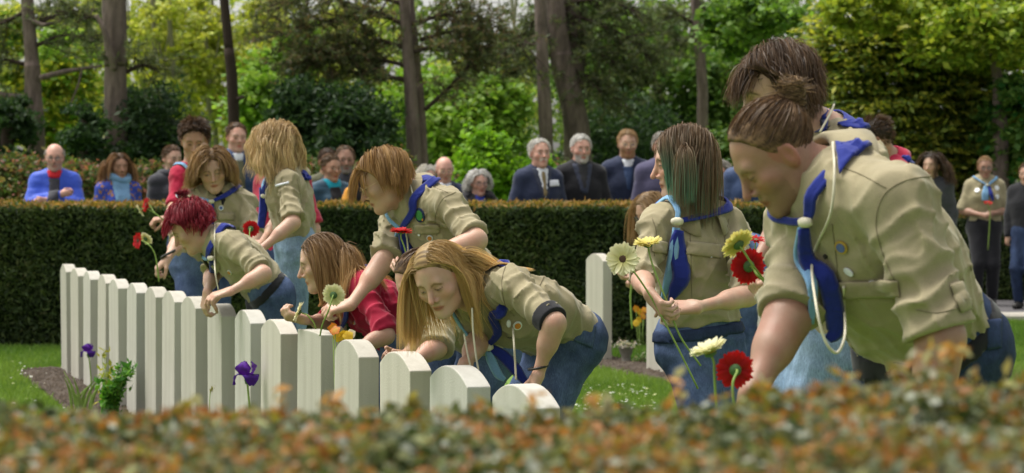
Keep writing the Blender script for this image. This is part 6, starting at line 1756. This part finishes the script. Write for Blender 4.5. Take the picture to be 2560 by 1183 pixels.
g11 = guest('grey-haired old woman with glasses in dark jacket and blue blouse', 1196, 428, 20.6, -20, 'charcoal', 'down', H_(WHITEH, c1=(0.36, 0.36, 0.36), **BOB), 'old', fem=1, vneck=[('blouse', 'blouse', (0.05, 0.08, -0.03, 0.3, 0.006))], specs='metal_dark')
V, F = tube([g11.J['neck'] + A([0.115 * math.cos(t), 0.09 * math.sin(t), 0.005 + 0.02 * math.sin(t)]) for t in np.linspace(-0.9, 4.04, 15)], 0.045, 8); mobj('fur_collar', V, tri_clean(F), M['black_cloth'], g11.root)
g12 = guest('white-haired man with white moustache in navy suit and gold tie', 1347, 348, 20.4, -24, 'navy', 'clasp', H_(WHITEH, **{**SHORT, 'recede': 0.3, 'top_len': 0.06, 'vol': 0.007}), 'old', fem=0, sw=1.1, vneck=SUIT('white_cloth', 'tie_gold'), beard=(0.75, 0.74, 0.72), beard_full=0.0, head=(-22, -2, 0))
quad_on(g12, [(1372, 452), (1394, 450), (1396, 466), (1373, 468)], 'white_cloth', 'name_badge', n=4, off=0.012); badge(g12, 1373, 432, 0.022, 'white_pin', shape=(0.6, 1.2), name='pin')
g13 = guest('white-haired bearded man in black suit', 1451, 336, 20.7, -14, 'black_cloth', 'clasp', H_(WHITEH, **SHORT), 'old', fem=0, sw=1.12, vneck=SUIT('charcoal'), beard=(0.48, 0.45, 0.42))
g14 = guest('fair bearded man with glasses in navy coat and white collar', 1568, 323, 21.0, -4, 'navy', 'down', H_(BLOND, c1=(0.3, 0.18, 0.08), c2=(0.5, 0.34, 0.18), **SHORT), 'fair', fem=0, sw=1.06, vneck=[('shirt_front', 'white_cloth', (0.07, 0.03, -0.02, 0.07, 0.006)), ('jersey', 'puffer_navy', (0.055, 0.02, 0.05, 0.28, 0.006))], beard=(0.30, 0.15, 0.07), specs='metal_gold')
g15 = guest('person in purple-grey jacket whose head is hidden by the girl with green streaks', 1655, 330, 20.8, -6, 'purple_grey', 'down', H_(GREYH, **SHORT), 'old', fem=0, sw=1.1)
g16 = guest('person in dark blue jacket standing behind the hedge right of the green-streaked bob', 1875, 345, 20.8, 8, 'puffer_navy', 'down', H_(GREYH, **SHORT), 'old', fem=0, sw=1.1)
g17 = guest('person in pale grey top beside the dark blue jacket behind the hedge', 1800, 405, 21.6, 10, 'pale_grey', 'down', H_(GREYH, **BOB), 'old', fem=1)
g18 = guest('woman with long dark curly hair looking left near the far right', 2330, 384, 23.0, 24, 'grey_coat', 'down', H_(DARKB, **{**LONGH, 'curl': 0.01, 'vol': 0.03, 'len': 0.36}), 'fair', fem=1, head=(34, 2, 0))
g19 = guest('scout woman in khaki shirt holding a red gerbera by the far hedge', 2462, 392, 25.8, 4, 'khaki', 'hold', H_(BLOND, c1=(0.2, 0.11, 0.05), c2=(0.4, 0.24, 0.12), n=400, to=(0, -0.1, 0.05), len=0.25, mess=0.06, vol=0.008, side=0, comb=(0, -1, 0), lift=0.03, w=0.010), 'pink', fem=0.8, sw=1.25, longsl=False, sleeve=0.95, trousers='black_cloth', collar=True, specs='metal_dark', hem=-0.02)
neckerchief(g19, (2468, 465), [([(2466, 467), (2463, 485), (2462, 500)], [0.06, 0.09, 0.08], 'scarf_light', 0.0), ([(2472, 467), (2478, 485), (2482, 500)], [0.03, 0.05, 0.03], 'scarf_blue', 0.0)], cols=('scarf_light', 'scarf_light'))
for x_, y_ in ((2443, 476), (2492, 470), (2493, 492)): badge(g19, x_, y_, 0.03, 'white_pin')
g20 = guest('person in black coat with red shoulder patch cut off by the right edge', 2568, 408, 25.0, 30, 'black_cloth', 'down', H_(BROWN, **SHORT), 'fair', fem=0, sw=1.2)
badge(g20, 2546, 440, 0.05, 'orange', 'red_cloth', name='shoulder_patch')
# ------------------------------------------------------------------ flowers in the hands
M['stem'] = plain_mat('flower_stem', (0.20, 0.30, 0.06), 0.6)
M['calyx'] = plain_mat('green_calyx', (0.07, 0.14, 0.05), 0.7)
M['disc_dark'] = plain_mat('dark_disc', (0.06, 0.03, 0.015), 0.9)
M['disc_yellow'] = plain_mat('yellow_disc', (0.45, 0.32, 0.04), 0.9)
def petal_mesh(name, c0, c1, L=1.0, Wd=0.2, cup=0.10, seed=0):
    nu, nv = 5, 2
    V, C = [], []
    for i in range(nu + 1):
        t = i / nu; w = Wd * (0.45 + 1.0 * math.sin(math.pi * min(1, 0.12 + 0.80 * t)) ** 0.8) * (1 - 0.55 * max(0, t - 0.85) / 0.15) * 0.5
        for j in range(nv + 1):
            u = j / nv * 2 - 1
            V.append((0.20 + t * (L - 0.20), u * w, cup * (t ** 1.6) * 0.9 - 0.20 * t * t * cup * 2 + 0.035 * (u * u) + 0.02 * math.sin(seed + t * 4)))
            C.append(lerp(c0, c1, t))
    F = [(i * 3 + j, i * 3 + j + 1, (i + 1) * 3 + j + 1, (i + 1) * 3 + j) for i in range(nu) for j in range(nv)]
    return mesh_data(name, A(V), F, M['petal'], A(C))
PET = {}
for nm, c0, c1 in (('red', (0.30, 0.004, 0.006), (0.55, 0.008, 0.012)), ('yellow', (0.62, 0.52, 0.10), (0.72, 0.66, 0.26)), ('cream', (0.62, 0.58, 0.22), (0.78, 0.76, 0.55))):
    PET[nm] = [petal_mesh('petal', c0, c1, 1.0, 0.20, 0.10, 0.0), petal_mesh('petal', c0, c1, 0.93, 0.19, 0.22, 1.0), petal_mesh('petal', c0, c1, 0.97, 0.17, 0.02, 2.0)]
def gerbera(label, colour, centre, normal, r, stem, disc='calyx', npet=26, seed=0, single=False, group='gerberas', sr=0.0032, cup=0.0):
    """centre (px,py,D); normal = facing; stem = further points down the stem"""
    rg = random.Random(seed)
    c = W(*centre); n_ = nrm(normal)
    pts = [c - n_ * r * 0.18] + [W(*q) for q in stem]
    root = empty('gerbera', pts[-1], label, 'flower', group)
    P = spline([c, c - n_ * r * 0.5] + pts[1:], 26)
    V, F = tube(P, np.linspace(sr * 0.85, sr, 26), 7); mobj('stem', V, tri_clean(F), M['stem'], root)
    # head: dome, disc and calyx
    x = nrm(np.cross(n_, [0.2, 0.1, 1.0])); y = np.cross(n_, x)
    ring = lambda rr, z, k=14: [c + (x * math.cos(a) + y * math.sin(a)) * rr * r + n_ * z * r for a in np.linspace(0, 2 * math.pi, k, endpoint=False)]
    def lathe(prof, nm, mt):
        V, k = [], 14
        for rr, z in prof: V += ring(rr, z)
        F = [(i * k + j, i * k + (j + 1) % k, (i + 1) * k + (j + 1) % k, (i + 1) * k + j) for i in range(len(prof) - 1) for j in range(k)]
        F += [tuple(range(k))[::-1], tuple((len(prof) - 1) * k + j for j in range(k))]
        return mobj(nm, V, F, M[mt], root)
    lathe([(0.10, -0.20), (0.28, -0.12), (0.32, -0.02), (0.30, 0.02)], 'calyx', 'calyx')
    lathe([(0.26, 0.02), (0.25, 0.08), (0.12, 0.11), (0.03, 0.10)], 'disc', disc)
    Bm = np.stack([x, y, n_], -1)
    from mathutils import Matrix
    for k in range(npet * 2):
        row = k // npet
        a = (k % npet + 0.5 * row) / npet * 2 * math.pi + rg.uniform(-0.05, 0.05)
        me_ = PET[colour][(row + (k % 3 == 0)) % 3]
        o = bpy.data.objects.new('petal', me_)
        link(o, root)
        ca, sa = math.cos(a), math.sin(a)
        tl = rg.uniform(-0.12, 0.12) + (0.10 if row else 0) + cup
        Rz = A([[ca, -sa, 0], [sa, ca, 0], [0, 0, 1]]); Ry = A([[math.cos(tl), 0, -math.sin(tl)], [0, 1, 0], [math.sin(tl), 0, math.cos(tl)]])
        R = Bm @ Rz @ Ry * (r * rg.uniform(0.92, 1.05))
        M4 = Matrix([list(R[0]) + [c[0] - pts[-1][0] + n_[0] * 0.02 * r * row], list(R[1]) + [c[1] - pts[-1][1] + n_[1] * 0.02 * r * row], list(R[2]) + [c[2] - pts[-1][2] + n_[2] * 0.02 * r * row], [0, 0, 0, 1]])
        o.matrix_local = M4
    return root
gerbera('pale yellow gerbera with dark eye facing out, held by the girl with green streaks', 'cream', (1557, 648, 6.74), (-0.25, -1, 0.15), 0.054, [(1600, 700, 6.74), (1640, 765, 6.74), (1690, 860, 6.72), (1745, 972, 6.72)], 'disc_dark', seed=1)
gerbera('pale yellow gerbera seen edge-on above the dark-eyed one', 'yellow', (1620, 612, 6.8), (-0.15, -0.25, 1), 0.047, [(1634, 670, 6.78), (1665, 750, 6.76), (1700, 840, 6.76), (1752, 915, 6.76)], 'disc_dark', seed=2, cup=0.15)
gerbera('yellow gerbera turned away above a red one, held by the dark-haired boy', 'yellow', (1846, 612, 5.45), (-0.45, 0.55, 0.6), 0.046, [(1885, 668, 5.44), (1925, 722, 5.5), (1960, 800, 5.55)], seed=3)
gerbera('big red gerbera seen from behind, held by the dark-haired boy', 'red', (1872, 666, 5.48), (-0.3, 0.95, 0.12), 0.048, [(1895, 690, 5.42), (1926, 722, 5.48), (1965, 800, 5.55)], seed=4)
gerbera('cream gerbera seen from the side beside the front red one', 'cream', (1776, 882, 4.72), (-0.35, -0.1, 0.95), 0.046, [(1786, 930, 4.72), (1790, 1000, 4.72), (1800, 1100, 4.75)], seed=5, cup=0.25, disc='disc_yellow')
gerbera('red gerbera seen from behind low in front of the bending man', 'red', (1838, 925, 4.70), (-0.1, 0.98, 0.1), 0.042, [(1832, 960, 4.66), (1836, 1020, 4.66), (1850, 1100, 4.7)], seed=6)
gerbera('pale yellow gerbera seen from behind in the hand of the boy with wire glasses', 'cream', (834, 738, 8.42), (0.1, 0.95, 0.25), 0.046, [(822, 775, 8.38), (806, 812, 8.4), (800, 840, 8.42)], seed=7)
gerbera('pale yellow gerbera turned left beside the girl in crimson', 'cream', (748, 780, 8.78), (-0.9, -0.1, 0.35), 0.043, [(768, 788, 8.76), (786, 810, 8.76), (795, 850, 8.78)], seed=8)
gerbera('red gerbera seen edge-on at the chest of the boy with wire glasses', 'red', (1003, 580, 8.30), (0.05, -0.12, 1), 0.044, [(1010, 615, 8.30), (1020, 650, 8.30), (1035, 700, 8.3)], seed=9, cup=0.05)
gerbera('red gerbera seen from behind held by the wavy blonde girl', 'red', (627, 572, 10.55), (0.05, 0.97, 0.1), 0.043, [(623, 600, 10.5), (622, 650, 10.5), (630, 710, 10.5), (638, 772, 10.5)], seed=10, npet=20)
gerbera('pale yellow gerbera left of the red one held by the wavy blonde girl', 'cream', (598, 612, 10.55), (-0.55, -0.6, 0.3), 0.044, [(612, 622, 10.52), (624, 660, 10.52), (632, 720, 10.52)], seed=11, npet=20, disc='disc_dark')
gerbera('lower red gerbera held by the scout reaching down', 'red', (346, 602, 11.9), (-0.75, -0.6, 0.1), 0.047, [(372, 612, 11.85), (388, 640, 11.85), (397, 705, 11.85)], seed=12, npet=18, disc='disc_dark')
gerbera('white gerbera beside the lower red one', 'cream', (364, 598, 11.95), (0.3, 0.6, 0.5), 0.043, [(378, 618, 11.92), (390, 645, 11.9), (398, 700, 11.9)], seed=13, npet=18)
gerbera('upper red gerbera held by the tall boy in crimson', 'red', (366, 512, 13.6), (-0.8, -0.45, 0.2), 0.048, [(385, 530, 13.55), (405, 546, 13.55), (425, 562, 13.6)], seed=14, npet=16, disc='disc_dark')
gerbera('white gerbera hanging under the upper red one', 'cream', (352, 526, 13.6), (-0.8, -0.2, -0.5), 0.044, [(378, 528, 13.58), (403, 546, 13.58), (420, 562, 13.6)], seed=15, npet=16)
gerbera('small red gerbera held by the half-hidden scout', 'red', (1890, 600, 9.6), (0.1, -0.3, 1), 0.044, [(1888, 640, 9.62), (1890, 690, 9.65)], seed=16, npet=16)
gerbera('red gerbera held by the scout woman by the far hedge', 'red', (2470, 508, 25.45), (0.0, -0.35, 0.9), 0.055, [(2475, 530, 25.45), (2474, 560, 25.45), (2470, 625, 25.5)], seed=17, npet=12, sr=0.007)
gerbera('gerbera whose green stem hangs from the hand of the stooping fair-haired scout', 'cream', (1588, 650, 12.6), (0.2, 0.6, 0.7), 0.045, [(1584, 690, 12.55), (1576, 740, 12.55), (1580, 822, 12.55)], seed=18, npet=14, sr=0.006)

# ------------------------------------------------------------------ plants in the beds
def iris(label, centre, foot, r, seed):
    rg = random.Random(seed); rgn = np.random.default_rng(seed)
    c = W(*centre); f = W(*foot); f[2] = 0.0
    root = empty('iris', f, label, 'flower', 'purple irises')
    V, F = tube(spline([f, lerp(f, c, 0.5) + A([0.01, 0, 0]), c], 14), 0.0045, 7); mobj('stem', V, tri_clean(F), M['stem'], root)
    V, F = tube([c - A([0, 0, 0.035]), c - A([0, 0, 0.018]), c], [0.006, 0.011, 0.006], 8); mobj('bud_sheath', V, tri_clean(F), M['calyx'], root)
    for k in range(6):
        a = k * math.pi / 3 + rg.uniform(-0.2, 0.2); up_ = k % 2 == 0
        d = A([math.cos(a), math.sin(a), 0]); rows = []
        for i in range(8):
            t = i / 7
            if up_: q = c + d * r * (0.15 + 0.55 * math.sin(t * 2.6)) + A([0, 0, 1]) * r * 1.25 * t
            else: q = c + d * r * (0.2 + 0.95 * math.sin(t * 1.75)) + A([0, 0, 1]) * r * (0.35 * math.sin(t * 2.4) - 1.05 * t * t)
            sd = np.cross(d, [0, 0, 1.0]); w = r * (0.15 + 0.62 * math.sin(math.pi * min(1, 0.08 + t * 0.88)))
            ruff = 0.10 * r * math.sin(t * 11 + k)
            rows.append([q - sd * w + d * ruff, q - sd * w * 0.5 - d * ruff * 0.6, q + A([0, 0, 0.004]), q + sd * w * 0.5 + d * ruff * 0.7, q + sd * w - d * ruff])
        rows = A(rows); F = [(i * 5 + j, i * 5 + j + 1, (i + 1) * 5 + j + 1, (i + 1) * 5 + j) for i in range(7) for j in range(4)]
        col = np.tile(A([0.085, 0.012, 0.26]) if up_ else A([0.045, 0.006, 0.17]), (40, 1)) * rgn.uniform(0.7, 1.3, (40, 1))
        mobj('petal', rows.reshape(-1, 3), F, M['petal'], root, col)
    return root
iris('large drooping purple iris in front of the seventh headstone', (617, 940, 9.35), (632, 1100, 9.35), 0.048, 1)
iris('small purple iris beside the far headstones at left', (221, 880, 13.6), (226, 1000, 13.6), 0.04, 2)

def leafy(name, label, foot, hgt, n, spread, cols, seed, size=0.045, asp=0.45, cat='plant', stems=7, group=None):
    rg = np.random.default_rng(seed); f = W(*foot); f[2] = 0.0
    root = empty(name, f, label, cat, group); tb = []
    P, T = [], []
    for k in range(stems):
        d = A([rg.normal(0, 1), rg.normal(0, 1), 0]) * spread
        top = f + d + A([0, 0, hgt * rg.uniform(0.6, 1)]); mid = lerp(f, top, 0.5) + d * -0.15
        Q = spline([f, mid, top], 14); tb.append(tube(Q, np.linspace(0.004, 0.0015, 14), 5, capends=False))
        for j in range(n // stems):
            i = rg.integers(3, 14); P.append(Q[i] + rg.normal(0, 0.018, 3)); T.append(nrm(Q[i] - f) + rg.normal(0, 0.7, 3))
    V, F = merge(tb); mobj('stems', V, F, M['stem'], root)
    leaf_obj('foliage', root, A(P), size, asp, cols, rg, 0.7, T=A(T))
    return root, A(P)
leafy('leafy_plant', 'bushy fresh green plant among the far headstones at left', (272, 1010, 12.6), 0.36, 620, 0.075, [(0.05, 0.16, 0.025), (0.08, 0.22, 0.03), (0.12, 0.28, 0.03)], 1, 0.05)
leafy('leafy_plant', 'yellow-leaved sprigs rising from the bushy green plant', (264, 1000, 12.75), 0.44, 60, 0.05, [(0.36, 0.34, 0.03), (0.28, 0.32, 0.04)], 2, 0.045, stems=4)
# iris leaves: upright blades
rg = np.random.default_rng(9); f = W(205, 985, 13.3); f[2] = 0
root = empty('iris_leaves', f, 'fan of upright pale green blade leaves by the far headstones', 'plant')
for k in range(11):
    a = rg.uniform(-0.9, 0.9); L = rg.uniform(0.14, 0.30); b_ = f + A([rg.normal(0, 0.03), rg.normal(0, 0.03), 0])
    P = spline([b_, b_ + A([a * 0.25 * L, 0, 0.55 * L]), b_ + A([a * 0.75 * L, rg.normal(0, 0.02), L * 0.95])], 8)
    V, F = strip(P, A([1, 0.3, 0]), np.interp(np.linspace(0, 1, 8), [0, 0.4, 1], [0.016, 0.02, 0.003]), 0.0015); mobj('blade', V, F, M['stem'], root)
# pansies and other bed flowers behind the fourth headstone
def pansies(label, spots, D, foot, cols, seed, r=0.022, cat='flower'):
    rg = np.random.default_rng(seed); f = W(*foot); f[2] = 0
    root, _ = leafy('bed_flowers', label, foot, 0.10, 90, 0.05, [(0.05, 0.14, 0.02), (0.08, 0.2, 0.03)], seed, 0.035, cat=cat)
    for k, (px, py) in enumerate(spots):
        c = W(px, py, D + rg.uniform(-0.05, 0.05)); n_ = nrm(A([rg.normal(0, 0.5), -1, rg.normal(0.3, 0.4)])); x = nrm(np.cross(n_, [0, 0, 1])); y = np.cross(x, n_)
        V, C = [c + n_ * 0.004], [A([0.5, 0.3, 0.02])]
        for j in range(15):
            a = j / 15 * 6.283; rr = r * (0.72 + 0.28 * abs(math.cos(a * 2.5)))
            V.append(c + x * rr * math.cos(a) + y * rr * math.sin(a) + n_ * rg.normal(0, 0.002)); C.append(A(cols[k % len(cols)]) * rg.uniform(0.8, 1.1))
        mobj('blossom', V, [(0, 1 + j, 1 + (j + 1) % 15) for j in range(15)], M['petal'], root, A(C))
        V, F = tube([f + A([rg.normal(0, 0.02), 0, 0]), lerp(f, c, 0.6), c], 0.002, 5); mobj('stalk', V, tri_clean(F), M['stem'], root)
    return root
pansies('yellow and orange bed flowers in front of the girl in crimson', [(858, 838), (870, 840), (846, 842), (832, 820), (838, 826), (876, 836)], 8.2, (850, 1080, 8.25), [(0.62, 0.40, 0.02), (0.66, 0.45, 0.03), (0.6, 0.4, 0.02), (0.6, 0.16, 0.02), (0.55, 0.14, 0.02), (0.6, 0.55, 0.4)], 21)
pansies('orange and yellow bed flowers beside the green stem by the hedge', [(1590, 772), (1600, 780), (1608, 790), (1597, 800), (1612, 775), (1590, 808)], 17.0, (1600, 900, 17.0), [(0.6, 0.2, 0.02), (0.62, 0.42, 0.03)], 22, r=0.03)
pansies('small yellow bed flowers between girl with green streaks and bending man', [(1868, 830), (1872, 845), (1866, 858)], 14.6, (1868, 980, 14.6), [(0.55, 0.5, 0.05)], 23, r=0.022)
# stone urn with pale pink flowers
f = W(1565, 912, 17.1); f[2] = 0
root = empty('flower_pot', f, 'small grey stone urn of pale pink flowers on the grass', 'flower pot')
prof = [(0.045, 0.0), (0.05, 0.012), (0.034, 0.03), (0.036, 0.06), (0.058, 0.12), (0.064, 0.13), (0.066, 0.142), (0.056, 0.142), (0.05, 0.125)]
k = 18; V = [f + A([r_ * math.cos(a), r_ * math.sin(a), z_]) for r_, z_ in prof for a in np.linspace(0, 2 * math.pi, k, endpoint=False)]
F = [(i * k + j, i * k + (j + 1) % k, (i + 1) * k + (j + 1) % k, (i + 1) * k + j) for i in range(len(prof) - 1) for j in range(k)] + [tuple((len(prof) - 1) * k + j for j in range(k))]
mobj('urn', V, F, plain_mat('grey_stone', (0.19, 0.175, 0.15), 0.9), root)
rg = np.random.default_rng(6)
P = f + A([0, 0, 0.155]) + rg.normal(0, 1, (240, 3)) * A([0.045, 0.045, 0.014])
leaf_obj('blossoms', root, P, 0.022, 0.8, [(0.62, 0.52, 0.56), (0.7, 0.66, 0.66), (0.12, 0.2, 0.06)], rg, 0.8)
leafy('leafy_plant', 'low ground-cover plant beside the stone urn', (1596, 915, 16.9), 0.10, 240, 0.06, [(0.07, 0.15, 0.03), (0.10, 0.2, 0.04), (0.4, 0.36, 0.3)], 31, 0.03)
# seed head of a grass stalk in front of the eighth headstone
f = W(522, 1100, 9.9); f[2] = 0
root = empty('grass_stalk', f, 'tall thin grass stalk with seed head in front of the headstones', 'plant')
P = spline([f, W(524, 1010, 9.9), W(531, 968, 9.9)], 16); V, F = tube(P, 0.0018, 5); mobj('stem', V, tri_clean(F), M['stem'], root)
rg = np.random.default_rng(8); Q = P[-5:][rg.integers(0, 5, 40)] + rg.normal(0, 0.004, (40, 3))
leaf_obj('seed_head', root, Q, 0.012, 0.35, [(0.25, 0.2, 0.05), (0.3, 0.26, 0.08)], rg, 0.2, T=np.tile(A([0.1, 0, 1.0]), (40, 1)))
